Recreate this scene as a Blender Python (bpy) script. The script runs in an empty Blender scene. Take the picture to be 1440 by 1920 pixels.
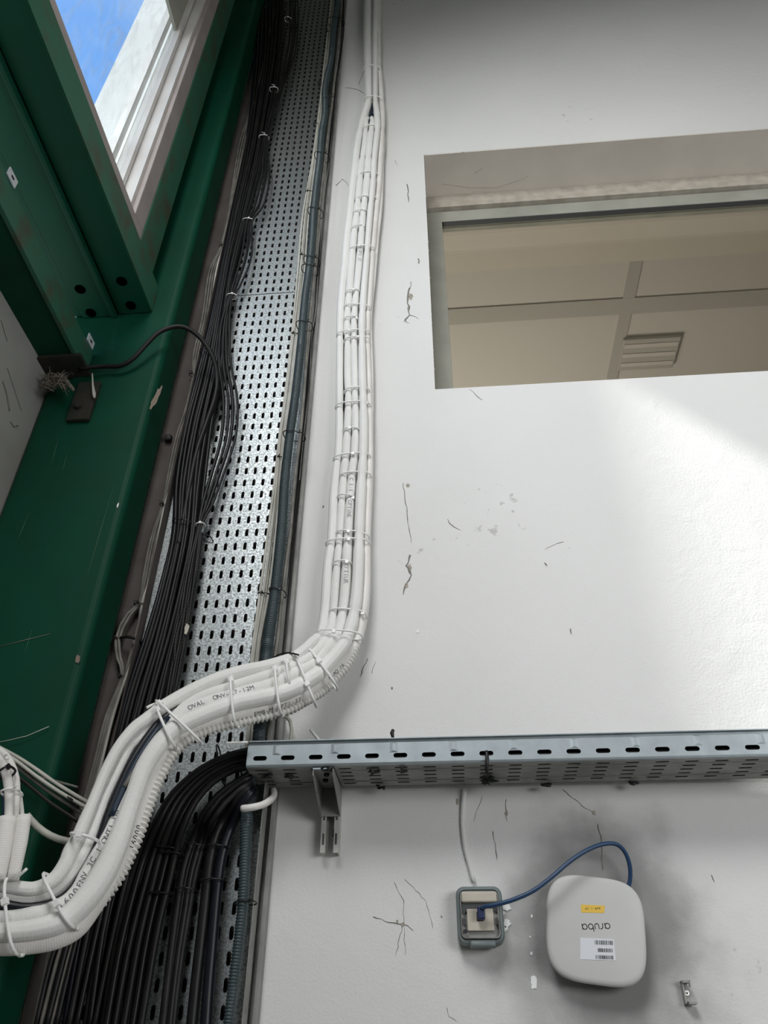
import bpy, bmesh, math, random
from mathutils import Vector, Matrix
random.seed(7)
R = math.radians
# ------------------------------------------------------------------ camera
F, YAW, PITCH, ROLL = 1450.0, R(5.0), R(36.85), R(0.45)
CAM = Vector((0, -1.4, 1.6))
ROT = (Matrix.Rotation(YAW, 3, 'Z') @ Matrix.Rotation(math.pi/2 + PITCH, 3, 'X') @ Matrix.Rotation(ROLL, 3, 'Z'))
scn = bpy.context.scene
col = scn.collection
cd = bpy.data.cameras.new('camera'); cam = bpy.data.objects.new('camera', cd); col.objects.link(cam)
cd.sensor_fit = 'VERTICAL'; cd.sensor_height = 36.0; cd.sensor_width = 27.0
cd.lens = F * 36.0 / 1920.0; cd.clip_start = 0.01; cd.clip_end = 200
cam.matrix_world = Matrix.Translation(CAM) @ ROT.to_4x4()
scn.camera = cam
scn.view_settings.view_transform = 'Standard'; scn.view_settings.look = 'None'
scn.view_settings.gamma = 1.0; scn.view_settings.use_curve_mapping = False
scn.view_settings.exposure = 0.6
# ------------------------------------------------------------------ sky
w = bpy.data.worlds.new('sky'); scn.world = w; w.use_nodes = True
nt = w.node_tree; nt.nodes.clear()
wo = nt.nodes.new('ShaderNodeOutputWorld'); bg = nt.nodes.new('ShaderNodeBackground')
tc = nt.nodes.new('ShaderNodeTexCoord'); nz = nt.nodes.new('ShaderNodeTexNoise')
nz.inputs['Scale'].default_value = 3.2; nz.inputs['Detail'].default_value = 6; nz.inputs['Distortion'].default_value = 0.6
cr = nt.nodes.new('ShaderNodeValToRGB')
cr.color_ramp.elements[0].position = 0.42; cr.color_ramp.elements[0].color = (0.15, 0.36, 0.80, 1)
cr.color_ramp.elements[1].position = 0.80; cr.color_ramp.elements[1].color = (0.75, 0.86, 0.97, 1)
sep = nt.nodes.new('ShaderNodeSeparateXYZ'); hz = nt.nodes.new('ShaderNodeMapRange')
hz.inputs['From Min'].default_value = 0.0; hz.inputs['From Max'].default_value = 0.45
hz.inputs['To Min'].default_value = 1.0; hz.inputs['To Max'].default_value = 0.0
mx = nt.nodes.new('ShaderNodeMixRGB'); mx.inputs[2].default_value = (0.72, 0.78, 0.80, 1)
nt.links.new(tc.outputs['Generated'], nz.inputs['Vector']); nt.links.new(nz.outputs['Fac'], cr.inputs[0])
nt.links.new(tc.outputs['Generated'], sep.inputs[0]); nt.links.new(sep.outputs['Z'], hz.inputs['Value'])
nt.links.new(hz.outputs[0], mx.inputs[0]); nt.links.new(cr.outputs[0], mx.inputs[1])
nt.links.new(mx.outputs[0], bg.inputs['Color']); nt.links.new(bg.outputs[0], wo.inputs[0])
bg.inputs['Strength'].default_value = 1.05
# ------------------------------------------------------------------ sun, daylight and added fill lamps
SUN_D = Vector((1.0, 0.298, -1.08)).normalized()
sl = bpy.data.lights.new('sun', 'SUN'); sl.energy = 5.8; sl.angle = R(2.2); sl.color = (1.0, 0.97, 0.92)
so = bpy.data.objects.new('sun', sl); col.objects.link(so)
so.rotation_euler = SUN_D.to_track_quat('-Z', 'Y').to_euler(); so.location = (-8, -2, 12)
def area(name, loc, target, sx, sy, power, color, spread=180):
    l = bpy.data.lights.new(name, 'AREA'); l.shape = 'RECTANGLE'; l.size = sx; l.size_y = sy
    l.energy = power; l.color = color; l.spread = R(spread)
    o = bpy.data.objects.new(name, l); col.objects.link(o); o.location = loc
    o.rotation_euler = (Vector(target) - Vector(loc)).to_track_quat('-Z', 'Y').to_euler()
    return o
area('daylight_side_windows', (-0.62, -2.2, 4.2), (0.8, -0.1, 2.4), 1.6, 1.1, 27, (1.0, 1.0, 0.99), 125)
area('fill_lamp_right', (2.0, -2.7, 2.15), (0.75, 0, 2.2), 1.5, 0.9, 17, (0.98, 0.99, 1.0), 150)  # unseen lamp added at the right to lift lower wall and window soffit
area('office_fill_lamp', (-0.5, 2.6, 2.8), (0.2, 1.0, 4.6), 1.2, 1.0, 36, (1.0, 0.95, 0.90))  # unseen lamp added to brighten the ceiling behind the glass

# ------------------------------------------------------------------ picture geometry helpers
def ray(x, y): return ROT @ Vector(((x-720)/F, -(y-960)/F, -1))
def P(x, y, v, ax=1):
    """point seen at pixel x, y lying on the real plane coordinate[ax] = v"""
    d = ray(x, y); return CAM + d*((v-CAM[ax])/d[ax])
def pxm(p):
    """metres per pixel at point p"""
    q = ROT.transposed() @ (Vector(p)-CAM); return -q.z/F

# ------------------------------------------------------------------ materials
def mat(name, color, rough=0.6, metal=0.0, noise=None, bump=None, spec=0.5, color2=None, nscale=20, amt=0.5, detail=4, lo=0.35, hi=0.65, rough2=None, stretch=None, coat=0):
    m = bpy.data.materials.new(name); m.use_nodes = True
    n = m.node_tree; b = n.nodes['Principled BSDF']
    b.inputs['Base Color'].default_value = (*color, 1); b.inputs['Roughness'].default_value = rough
    b.inputs['Metallic'].default_value = metal; b.inputs['Specular IOR Level'].default_value = spec
    if coat: b.inputs['Coat Weight'].default_value = coat
    tcn = n.nodes.new('ShaderNodeTexCoord'); src = tcn.outputs['Object']
    if stretch:
        mp = n.nodes.new('ShaderNodeMapping'); mp.inputs['Scale'].default_value = stretch
        n.links.new(src, mp.inputs[0]); src = mp.outputs[0]
    if color2:
        t = n.nodes.new('ShaderNodeTexNoise'); t.inputs['Scale'].default_value = nscale; t.inputs['Detail'].default_value = detail
        n.links.new(src, t.inputs['Vector'])
        r = n.nodes.new('ShaderNodeValToRGB'); r.color_ramp.elements[0].position = lo; r.color_ramp.elements[1].position = hi
        r.color_ramp.elements[0].color = (*color, 1); r.color_ramp.elements[1].color = (*color2, 1)
        n.links.new(t.outputs['Fac'], r.inputs[0]); n.links.new(r.outputs[0], b.inputs['Base Color'])
        if rough2 is not None:
            q = n.nodes.new('ShaderNodeMapRange'); q.inputs['To Min'].default_value = rough; q.inputs['To Max'].default_value = rough2
            q.inputs['From Min'].default_value = lo; q.inputs['From Max'].default_value = hi
            n.links.new(t.outputs['Fac'], q.inputs['Value']); n.links.new(q.outputs[0], b.inputs['Roughness'])
    if bump:
        t = n.nodes.new('ShaderNodeTexNoise'); t.inputs['Scale'].default_value = bump[0]; t.inputs['Detail'].default_value = 3
        n.links.new(tcn.outputs['Object'], t.inputs['Vector'])
        bp = n.nodes.new('ShaderNodeBump'); bp.inputs['Strength'].default_value = bump[1]; bp.inputs['Distance'].default_value = bump[2]
        n.links.new(t.outputs['Fac'], bp.inputs['Height']); n.links.new(bp.outputs[0], b.inputs['Normal'])
    return m
def hose_mat(name, color, pitch, strength, rough=0.55, ridges=0, color2=None):
    """fabric-like sleeve: fine rings along the length (UV y = metres) and faint lengthwise creases"""
    m = mat(name, color, rough, color2=color2, nscale=14, lo=0.3, hi=0.75)
    n = m.node_tree; b = n.nodes['Principled BSDF']
    uv = n.nodes.new('ShaderNodeUVMap'); uv.uv_map = 'UVMap'
    s = n.nodes.new('ShaderNodeSeparateXYZ'); n.links.new(uv.outputs[0], s.inputs[0])
    a = n.nodes.new('ShaderNodeMath'); a.operation = 'MULTIPLY'; a.inputs[1].default_value = 2*math.pi/pitch
    si = n.nodes.new('ShaderNodeMath'); si.operation = 'SINE'
    n.links.new(s.outputs['Y'], a.inputs[0]); n.links.new(a.outputs[0], si.inputs[0]); h = si.outputs[0]
    if ridges:
        a2 = n.nodes.new('ShaderNodeMath'); a2.operation = 'MULTIPLY'; a2.inputs[1].default_value = 2*math.pi*ridges
        s2 = n.nodes.new('ShaderNodeMath'); s2.operation = 'SINE'
        ad = n.nodes.new('ShaderNodeMath'); ad.operation = 'MULTIPLY_ADD'; ad.inputs[1].default_value = 0.8
        n.links.new(s.outputs['X'], a2.inputs[0]); n.links.new(a2.outputs[0], s2.inputs[0])
        n.links.new(s2.outputs[0], ad.inputs[0]); n.links.new(h, ad.inputs[2]); h = ad.outputs[0]
    bp = n.nodes.new('ShaderNodeBump'); bp.inputs['Strength'].default_value = strength; bp.inputs['Distance'].default_value = 0.0012
    n.links.new(h, bp.inputs['Height']); n.links.new(bp.outputs[0], b.inputs['Normal'])
    return m

def wall_material():
    m = mat('white_plaster', (0.77, 0.765, 0.75), 0.85, color2=(0.71, 0.71, 0.695), nscale=2.2, lo=0.3, hi=0.8)
    n = m.node_tree; b = n.nodes['Principled BSDF']; ramp = n.nodes['Color Ramp'] if 'Color Ramp' in n.nodes else n.nodes['ColorRamp']
    tcn = n.nodes['Texture Coordinate']; O = tcn.outputs['Object']
    def nd(t, **k):
        x = n.nodes.new(t)
        for a, v in k.items(): setattr(x, a, v)
        return x
    # soot stain around the access point: noisy ellipses in wall coordinates (dirt blown on the plaster)
    nn = nd('ShaderNodeTexNoise'); nn.inputs['Scale'].default_value = 9; nn.inputs['Detail'].default_value = 7; n.links.new(O, nn.inputs['Vector'])
    def blob(cx, cz, rx, rz, amount, edge=0.45):
        mp = nd('ShaderNodeMapping'); mp.vector_type = 'POINT'
        mp.inputs['Location'].default_value = (-cx/rx, 0, -cz/rz); mp.inputs['Scale'].default_value = (1/rx, 0, 1/rz)
        n.links.new(O, mp.inputs[0])
        le = nd('ShaderNodeVectorMath', operation='LENGTH'); n.links.new(mp.outputs[0], le.inputs[0])
        ad = nd('ShaderNodeMath', operation='MULTIPLY_ADD'); ad.inputs[1].default_value = 1.3
        n.links.new(nn.outputs['Fac'], ad.inputs[0]); n.links.new(le.outputs['Value'], ad.inputs[2])
        mr = nd('ShaderNodeMapRange'); mr.interpolation_type = 'SMOOTHSTEP'
        mr.inputs['From Min'].default_value = 1.65 - edge; mr.inputs['From Max'].default_value = 1.65 + edge
        mr.inputs['To Min'].default_value = amount; mr.inputs['To Max'].default_value = 0
        n.links.new(ad.outputs[0], mr.inputs['Value']); return mr.outputs[0]
    c = P(1125, 1740, 0)
    d1 = blob(c.x+0.008, c.z-0.012, 0.150, 0.165, 0.80, 0.5)
    c2 = P(1165, 1860, 0); d2 = blob(c2.x, c2.z, 0.10, 0.085, 0.6)
    c3 = P(1000, 1780, 0); d3 = blob(c3.x, c3.z, 0.05, 0.13, 0.5)
    c4 = P(910, 1800, 0); d4 = blob(c4.x, c4.z, 0.045, 0.05, 0.12)
    xl = P(230, 1700, 0).x
    o = d1
    for d in (d2, d3, d4):
        mxn = nd('ShaderNodeMath', operation='MAXIMUM'); n.links.new(o, mxn.inputs[0]); n.links.new(d, mxn.inputs[1]); o = mxn.outputs[0]
    mix = nd('ShaderNodeMixRGB'); mix.inputs[2].default_value = (0.16, 0.16, 0.155, 1)
    n.links.new(o, mix.inputs[0]); n.links.new(ramp.outputs[0], mix.inputs[1])
    # scattered small specks and scuffs of dirt
    v = nd('ShaderNodeTexNoise'); v.inputs['Scale'].default_value = 38; v.inputs['Detail'].default_value = 2; n.links.new(O, v.inputs['Vector'])
    v2 = nd('ShaderNodeTexNoise'); v2.inputs['Scale'].default_value = 3.3; n.links.new(O, v2.inputs['Vector'])
    vm = nd('ShaderNodeMath', operation='MULTIPLY'); n.links.new(v.outputs['Fac'], vm.inputs[0]); n.links.new(v2.outputs['Fac'], vm.inputs[1])
    r2 = nd('ShaderNodeMapRange'); r2.inputs['From Min'].default_value = 0.425; r2.inputs['From Max'].default_value = 0.47
    r2.inputs['To Min'].default_value = 0; r2.inputs['To Max'].default_value = 0.45; n.links.new(vm.outputs[0], r2.inputs['Value'])
    mix2 = nd('ShaderNodeMixRGB'); mix2.inputs[2].default_value = (0.30, 0.29, 0.27, 1)
    n.links.new(r2.outputs[0], mix2.inputs[0]); n.links.new(mix.outputs[0], mix2.inputs[1]); n.links.new(mix2.outputs[0], b.inputs['Base Color'])
    # roller texture + long trowel waves
    t1 = nd('ShaderNodeTexNoise'); t1.inputs['Scale'].default_value = 210; t1.inputs['Detail'].default_value = 3; n.links.new(O, t1.inputs['Vector'])
    t2 = nd('ShaderNodeTexNoise'); t2.inputs['Scale'].default_value = 16; t2.inputs['Detail'].default_value = 4; t2.inputs['Distortion'].default_value = 1.0; n.links.new(O, t2.inputs['Vector'])
    b1 = nd('ShaderNodeBump'); b1.inputs['Strength'].default_value = 0.6; b1.inputs['Distance'].default_value = 0.0011
    b2 = nd('ShaderNodeBump'); b2.inputs['Strength'].default_value = 0.35; b2.inputs['Distance'].default_value = 0.004
    n.links.new(t1.outputs['Fac'], b1.inputs['Height']); n.links.new(t2.outputs['Fac'], b2.inputs['Height'])
    n.links.new(b1.outputs[0], b2.inputs['Normal']); n.links.new(b2.outputs[0], b.inputs['Normal'])
    return m
M = {}
M['wall'] = wall_material()
M['reveal'] = mat('reveal_plaster', (0.84, 0.78, 0.71), 0.85, color2=(0.76, 0.71, 0.65), nscale=6, bump=(90, 0.3, 0.001))
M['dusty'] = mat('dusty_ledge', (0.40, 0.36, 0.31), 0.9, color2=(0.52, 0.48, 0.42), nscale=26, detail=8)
M['alu'] = mat('grey_green_frame', (0.40, 0.40, 0.345), 0.6, 0.0, color2=(0.33, 0.33, 0.285), nscale=9)
M['green'] = mat('green_paint', (0.001, 0.062, 0.034), 0.55, spec=0.2, color2=(0.003, 0.046, 0.026), nscale=5, detail=8, bump=(60, 0.15, 0.001), lo=0.35, hi=0.7)
M['green_worn_lit'] = mat('worn_lit_green_paint', (0.030, 0.135, 0.082), 0.5, color2=(0.065, 0.075, 0.045), nscale=13, detail=9, lo=0.5, hi=0.68, bump=(80, 0.3, 0.001))  # worn green, its colour lightened for faces catching light off the wall
M['rust'] = mat('rusty_steel', (0.009, 0.017, 0.012), 0.9, color2=(0.028, 0.023, 0.016), nscale=25, detail=8, bump=(120, 0.5, 0.002))
M['galv'] = mat('galvanised_spangle', (0.50, 0.53, 0.53), 0.40, 0.9, color2=(0.20, 0.22, 0.225), nscale=230, detail=5, lo=0.36, hi=0.64, rough2=0.55)
M['galv2'] = mat('galvanised_clean', (0.40, 0.45, 0.47), 0.45, 0.7, color2=(0.32, 0.36, 0.38), nscale=30, detail=5, lo=0.3, hi=0.7, rough2=0.55)
M['galv_dull'] = mat('galvanised_dusty', (0.36, 0.36, 0.34), 0.6, 0.35, color2=(0.25, 0.25, 0.24), nscale=22, detail=6, lo=0.35, hi=0.7)
M['board'] = mat('dusty_backboard', (0.115, 0.10, 0.09), 0.95, color2=(0.075, 0.065, 0.06), nscale=8, detail=8, bump=(70, 0.4, 0.002))
M['black'] = mat('black_cable_sheath', (0.005, 0.005, 0.006), 0.45, spec=0.35, color2=(0.014, 0.013, 0.012), nscale=30, lo=0.45, hi=0.85)
M['black2'] = mat('dusty_black_sheath', (0.007, 0.0065, 0.007), 0.5, spec=0.35, color2=(0.019, 0.018, 0.017), nscale=22, lo=0.4, hi=0.8)
M['navy'] = mat('dark_navy_sheath', (0.004, 0.005, 0.010), 0.4, spec=0.4)
M['grey_cable'] = mat('dusty_grey_sheath', (0.22, 0.21, 0.185), 0.6, color2=(0.12, 0.115, 0.10), nscale=25)
M['cream_cable'] = mat('cream_sheath', (0.60, 0.59, 0.53), 0.5, color2=(0.48, 0.47, 0.42), nscale=20)
M['slate'] = hose_mat('slate_corrugated_conduit', (0.034, 0.052, 0.060), 0.0045, 0.0, 0.42, color2=(0.050, 0.072, 0.078))
M['hose'] = hose_mat('white_ringed_sleeve', (0.90, 0.895, 0.87), 0.0022, 0.35, 0.6, color2=(0.84, 0.83, 0.80))
M['hose_ridge'] = hose_mat('white_creased_sleeve', (0.91, 0.905, 0.88), 0.0018, 0.3, 0.6, ridges=11, color2=(0.85, 0.84, 0.81))
M['hose_smooth'] = hose_mat('ivory_sleeve', (0.89, 0.875, 0.845), 0.003, 0.12, 0.55, color2=(0.76, 0.73, 0.69))
M['hose_corr'] = mat('white_corrugated_plastic', (0.82, 0.81, 0.78), 0.42, color2=(0.74, 0.72, 0.68), nscale=12)
M['tie_white'] = mat('white_nylon', (0.92, 0.92, 0.90), 0.35)
M['tie_black'] = mat('black_nylon', (0.010, 0.010, 0.011), 0.4)
M['ink'] = mat('grey_ink', (0.15, 0.155, 0.165), 0.8)
M['ink_faint'] = mat('faint_grey_ink', (0.34, 0.35, 0.36), 0.8)
M['ink_black'] = mat('black_ink', (0.02, 0.02, 0.022), 0.7)
M['ap'] = mat('matt_white_plastic', (0.60, 0.60, 0.585), 0.55, color2=(0.545, 0.545, 0.53), nscale=9, lo=0.35, hi=0.7)
M['yellow'] = mat('yellow_tape', (0.80, 0.52, 0.07), 0.5)
M['paper'] = mat('white_sticker', (0.72, 0.74, 0.78), 0.4)
M['box_grey'] = mat('slate_grey_plastic', (0.135, 0.165, 0.17), 0.5, color2=(0.18, 0.21, 0.21), nscale=20)
M['box_dark'] = mat('dark_gasket', (0.055, 0.06, 0.062), 0.5)
M['beige'] = mat('beige_plastic', (0.58, 0.53, 0.44), 0.5, color2=(0.50, 0.46, 0.39), nscale=30)
M['blue'] = mat('blue_patch_cable', (0.016, 0.052, 0.125), 0.4)
M['blue_dark'] = mat('navy_blue_sheath', (0.010, 0.024, 0.048), 0.4)
M['plug'] = mat('navy_boot', (0.012, 0.022, 0.085), 0.45)
M['pvc'] = mat('white_window_frame', (0.66, 0.65, 0.63), 0.5, color2=(0.56, 0.53, 0.51), nscale=6)
M['pvc_shaded'] = mat('shaded_white_window_frame', (0.42, 0.37, 0.355), 0.6, color2=(0.34, 0.295, 0.28), nscale=7)  # same white frame on the room side, its shade put into the colour
M['ext'] = mat('exterior_white_render', (0.80, 0.81, 0.80), 0.9, color2=(0.74, 0.75, 0.74), nscale=3)
M['panel'] = mat('pale_side_panel', (0.40, 0.40, 0.375), 0.8, color2=(0.31, 0.305, 0.28), nscale=5, detail=7)
M['chip'] = mat('bare_plaster_chip', (0.30, 0.27, 0.23), 0.95, color2=(0.46, 0.42, 0.35), nscale=60)
M['crackm'] = mat('dark_crack', (0.24, 0.225, 0.205), 0.95)
M['void'] = mat('black_void', (0.0008, 0.0008, 0.0008), 1.0, spec=0.0)
M['putty'] = mat('white_filler', (0.86, 0.87, 0.86), 0.8, bump=(90, 0.3, 0.001))
M['web'] = mat('dusty_cobweb', (0.50, 0.48, 0.44), 0.95)
M['steel'] = mat('bright_steel', (0.62, 0.61, 0.57), 0.25, 1.0)
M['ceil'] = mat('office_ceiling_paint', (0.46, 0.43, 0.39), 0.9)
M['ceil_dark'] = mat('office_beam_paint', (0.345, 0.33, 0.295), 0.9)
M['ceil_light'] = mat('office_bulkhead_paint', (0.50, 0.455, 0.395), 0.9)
M['floor'] = mat('concrete_floor', (0.24, 0.23, 0.22), 0.8, color2=(0.20, 0.195, 0.185), nscale=4)
M['roof'] = mat('pale_roof_lining', (0.36, 0.37, 0.27), 0.9)
M['scrape'] = mat('bare_primer_scrape', (0.24, 0.19, 0.15), 0.8)
M['nest'] = mat('dry_nest_debris', (0.13, 0.115, 0.09), 0.95, color2=(0.24, 0.21, 0.17), nscale=60)
def glass(name, tint, refl, rough=0.02, dirt=0.0):
    m = bpy.data.materials.new(name); m.use_nodes = True; n = m.node_tree; n.nodes.clear()
    o = n.nodes.new('ShaderNodeOutputMaterial'); t = n.nodes.new('ShaderNodeBsdfTransparent'); g = n.nodes.new('ShaderNodeBsdfGlossy')
    t.inputs[0].default_value = (*tint, 1); g.inputs['Roughness'].default_value = rough; g.inputs['Color'].default_value = (1, 1, 1, 1)
    mxn = n.nodes.new('ShaderNodeMixShader'); lw_ = n.nodes.new('ShaderNodeLayerWeight'); lw_.inputs[0].default_value = 0.5
    pw = n.nodes.new('ShaderNodeMath'); pw.operation = 'POWER'; pw.inputs[1].default_value = 3.0; n.links.new(lw_.outputs['Facing'], pw.inputs[0])
    fr = n.nodes.new('ShaderNodeMath'); fr.operation = 'MULTIPLY_ADD'; fr.inputs[1].default_value = 0.4; fr.inputs[2].default_value = refl; n.links.new(pw.outputs[0], fr.inputs[0])
    n.links.new(fr.outputs[0], mxn.inputs[0]); n.links.new(t.outputs[0], mxn.inputs[1]); n.links.new(g.outputs[0], mxn.inputs[2])
    last = mxn.outputs[0]
    if dirt:
        d = n.nodes.new('ShaderNodeBsdfDiffuse'); d.inputs[0].default_value = (0.8, 0.8, 0.78, 1)
        tcn = n.nodes.new('ShaderNodeTexCoord'); mp = n.nodes.new('ShaderNodeMapping'); mp.inputs['Scale'].default_value = (9, 9, 2.2)
        no = n.nodes.new('ShaderNodeTexNoise'); no.inputs['Scale'].default_value = 3; no.inputs['Detail'].default_value = 9; no.inputs['Distortion'].default_value = 1.4
        r = n.nodes.new('ShaderNodeMapRange'); r.inputs['From Min'].default_value = 0.48; r.inputs['From Max'].default_value = 0.75
        r.inputs['To Min'].default_value = 0.03; r.inputs['To Max'].default_value = dirt
        m2 = n.nodes.new('ShaderNodeMixShader')
        n.links.new(tcn.outputs['Object'], mp.inputs[0]); n.links.new(mp.outputs[0], no.inputs['Vector']); n.links.new(no.outputs['Fac'], r.inputs['Value'])
        n.links.new(r.outputs[0], m2.inputs[0]); n.links.new(last, m2.inputs[1]); n.links.new(d.outputs[0], m2.inputs[2]); last = m2.outputs[0]
    n.links.new(last, o.inputs[0]); return m
M['glass'] = glass('window_glass', (0.90, 0.90, 0.86), 0.04)
M['glass_dirty'] = glass('dirty_window_glass', (0.96, 0.98, 0.98), 0.02, 0.05, 0.20)
M['clear'] = glass('clear_cover', (0.86, 0.87, 0.87), 0.04, 0.1)

# ------------------------------------------------------------------ object helpers
def link_mesh(name, verts, faces, m, parent=None, uvs=None, smooth=False):
    me = bpy.data.meshes.new(name); me.from_pydata([tuple(v) for v in verts], [], faces); me.update()
    if uvs:
        l = me.uv_layers.new(name='UVMap')
        for poly in me.polygons:
            for li in poly.loop_indices: l.data[li].uv = uvs[li]
    if smooth:
        for p in me.polygons: p.use_smooth = True
    if m: me.materials.append(m)
    o = bpy.data.objects.new(name, me); col.objects.link(o)
    if parent: o.parent = parent; o.matrix_parent_inverse = Matrix.Translation(-parent.location)
    return o
def tag(o, label, cat=None, group=None, kind=None):
    if label: o['label'] = label
    if cat: o['category'] = cat
    if group: o['group'] = group
    if kind: o['kind'] = kind
    return o
def thing(name, loc, label, cat, group=None):
    o = bpy.data.objects.new(name, None); col.objects.link(o); o.location = loc; o.empty_display_size = 0.02
    return tag(o, label, cat, group)
class MB:
    def __init__(s): s.v = []; s.f = []
    def add(s, vs, fs):
        k = len(s.v); s.v += [Vector(v) for v in vs]; s.f += [[i+k for i in f] for f in fs]; return s
    def box(s, lo, hi):
        x0, y0, z0 = lo; x1, y1, z1 = hi
        return s.add([(x0,y0,z0),(x1,y0,z0),(x1,y1,z0),(x0,y1,z0),(x0,y0,z1),(x1,y0,z1),(x1,y1,z1),(x0,y1,z1)],
                     [(0,3,2,1),(4,5,6,7),(0,1,5,4),(1,2,6,5),(2,3,7,6),(3,0,4,7)])
    def prism(s, pts, d):
        """closed polygon pts extruded by vector d"""
        d = Vector(d); n = len(pts)
        return s.add([Vector(p) for p in pts] + [Vector(p)+d for p in pts],
                     [list(range(n)), list(range(2*n-1, n-1, -1))] + [(i, i+n, (i+1)%n+n, (i+1)%n) for i in range(n)])
    def cyl(s, c, axis, r, h, n=16, r2=None):
        c = Vector(c); a = Vector(axis).normalized(); u = a.orthogonal().normalized(); w_ = a.cross(u)
        r2 = r if r2 is None else r2
        vs = [c + (u*math.cos(t)+w_*math.sin(t))*r for t in [2*math.pi*i/n for i in range(n)]]
        vs += [c + a*h + (u*math.cos(t)+w_*math.sin(t))*r2 for t in [2*math.pi*i/n for i in range(n)]]
        return s.add(vs, [list(range(n-1, -1, -1)), list(range(n, 2*n))] + [(i, (i+1)%n, (i+1)%n+n, i+n) for i in range(n)])
    def build(s, name, m, parent=None, smooth=False, bevel=0):
        o = link_mesh(name, s.v, s.f, m, parent, smooth=smooth)
        bm = bmesh.new(); bm.from_mesh(o.data); bmesh.ops.recalc_face_normals(bm, faces=bm.faces); bm.to_mesh(o.data); bm.free()
        if bevel:
            b = o.modifiers.new('bevel', 'BEVEL'); b.width = bevel; b.segments = 3; b.limit_method = 'ANGLE'; b.angle_limit = R(40)
        return o
def spline(pts, step=0.01):
    """Catmull-Rom through (Vector, radius) samples, resampled about every `step` metres"""
    if len(pts) < 2: return pts
    Q = [pts[0]] + list(pts) + [pts[-1]]; out = []
    for i in range(1, len(Q)-2):
        p0, p1, p2, p3 = Q[i-1][0], Q[i][0], Q[i+1][0], Q[i+2][0]
        n = max(1, int((p2-p1).length/step))
        for k in range(n):
            t = k/n
            c = 0.5*((2*p1) + (p2-p0)*t + (2*p0-5*p1+4*p2-p3)*t*t + (3*p1-p0-3*p2+p3)*t*t*t)
            out.append((c, Q[i][1]*(1-t)+Q[i+1][1]*t))
    out.append(Q[-2]); return out
def tube_data(path, seg=12, rib=None, flat=None, caps=True):
    """path: [(Vector, r)], rib=(pitch, depth)"""
    vs = []; fs = []; uvs = []; n = len(path); L = 0
    T0 = (path[1][0]-path[0][0]).normalized(); N = T0.cross(Vector((0, 1, 0)))
    N = N.normalized() if N.length > 1e-4 else T0.orthogonal().normalized()
    Ls = []
    for i, (p, r) in enumerate(path):
        a = path[max(i-1, 0)][0]; b = path[min(i+1, n-1)][0]; T = (b-a).normalized()
        N = (N - T*N.dot(T)).normalized(); B = T.cross(N)
        if i: L += (p-path[i-1][0]).length
        Ls.append(L)
        rr = r
        if rib: rr = r - rib[1]*(0.5-0.5*math.cos(2*math.pi*L/rib[0]))**1.5
        for k in range(seg):
            t = 2*math.pi*k/seg
            vs.append(p + N*math.cos(t)*rr + B*math.sin(t)*rr*(flat or 1))
    for i in range(n-1):
        for k in range(seg):
            k2 = (k+1) % seg
            fs.append((i*seg+k, i*seg+k2, (i+1)*seg+k2, (i+1)*seg+k))
            uvs += [(k/seg, Ls[i]), ((k+1)/seg, Ls[i]), ((k+1)/seg, Ls[i+1]), (k/seg, Ls[i+1])]
    if caps:
        fs.append(list(range(seg-1, -1, -1))); uvs += [(0, 0)]*seg
        fs.append(list(range((n-1)*seg, n*seg))); uvs += [(0, L)]*seg
    return vs, fs, uvs
def tube(name, path, m, parent=None, seg=12, rib=None, flat=None):
    vs, fs, uvs = tube_data(path, seg, rib, flat)
    return link_mesh(name, vs, fs, m, parent, uvs, smooth=True)
def pxpath(pts, w_default=None, step=0.012, yf=None):
    """pts: (px, py, Y[, width px]) -> resampled [(Vector, radius)]"""
    out = []
    for q in pts:
        x, y = q[0], q[1]; Y = q[2] if len(q) > 2 and q[2] is not None else yf(x, y)
        wp = q[3] if len(q) > 3 else w_default
        p = P(x, y, Y); out.append((p, 0.5*wp*pxm(p)))
    return spline(out, step)
def constr(path, r): return [(p, r) for p, _ in path]

# ================================================================== STRUCTURE
# --- main wall with the window opening
ZT = P(795, 290, 0).z; ZB = P(815, 730, 0).z; X0 = 0.0058; X1 = 2.2; RD = 0.187
mb = MB()
def rect_y(x0, x1, z0, z1, y=0): mb.add([(x0,y,z0),(x1,y,z0),(x1,y,z1),(x0,y,z1)], [(0,1,2,3)])
XWL, XWR, ZTOP = -0.74, 5.0, 7.0
mb.box((XWL, 0, 0), (X0, 0.25, ZTOP)); mb.box((X0, 0, 0), (X1, 0.25, ZB)); mb.box((X0, 0, ZT), (X1, 0.25, ZTOP)); mb.box((X1, 0, 0), (XWR, 0.25, ZTOP))
wall = mb.build('wall_back', M['wall']); tag(wall, 'white plastered wall carrying the cable trays and socket', kind='structure')
mb = MB()
mb.box((X0+0.0015, 0.001, ZT-0.003), (X1, 0.249, ZT+0.001)); rv = mb.build('trim_1', M['reveal']); tag(rv, 'shaded plaster reveal over the recessed window', kind='structure')
MB().box((-6, -9, -0.1), (8, 0.0, 0)).build('floor', M['floor'])['kind'] = 'structure'
MB().box((-1.0, -9, ZTOP), (8, 4.2, ZTOP+0.15)).build('ceiling', M['roof'])['kind'] = 'structure'
MB().box((-0.74, -9.1, 0), (5.1, -9, ZTOP)).build('wall_rear', M['roof'])['kind'] = 'structure'
MB().box((5.0, -9, 0), (5.1, 0.25, ZTOP)).build('wall_right', M['roof'])['kind'] = 'structure'

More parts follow.
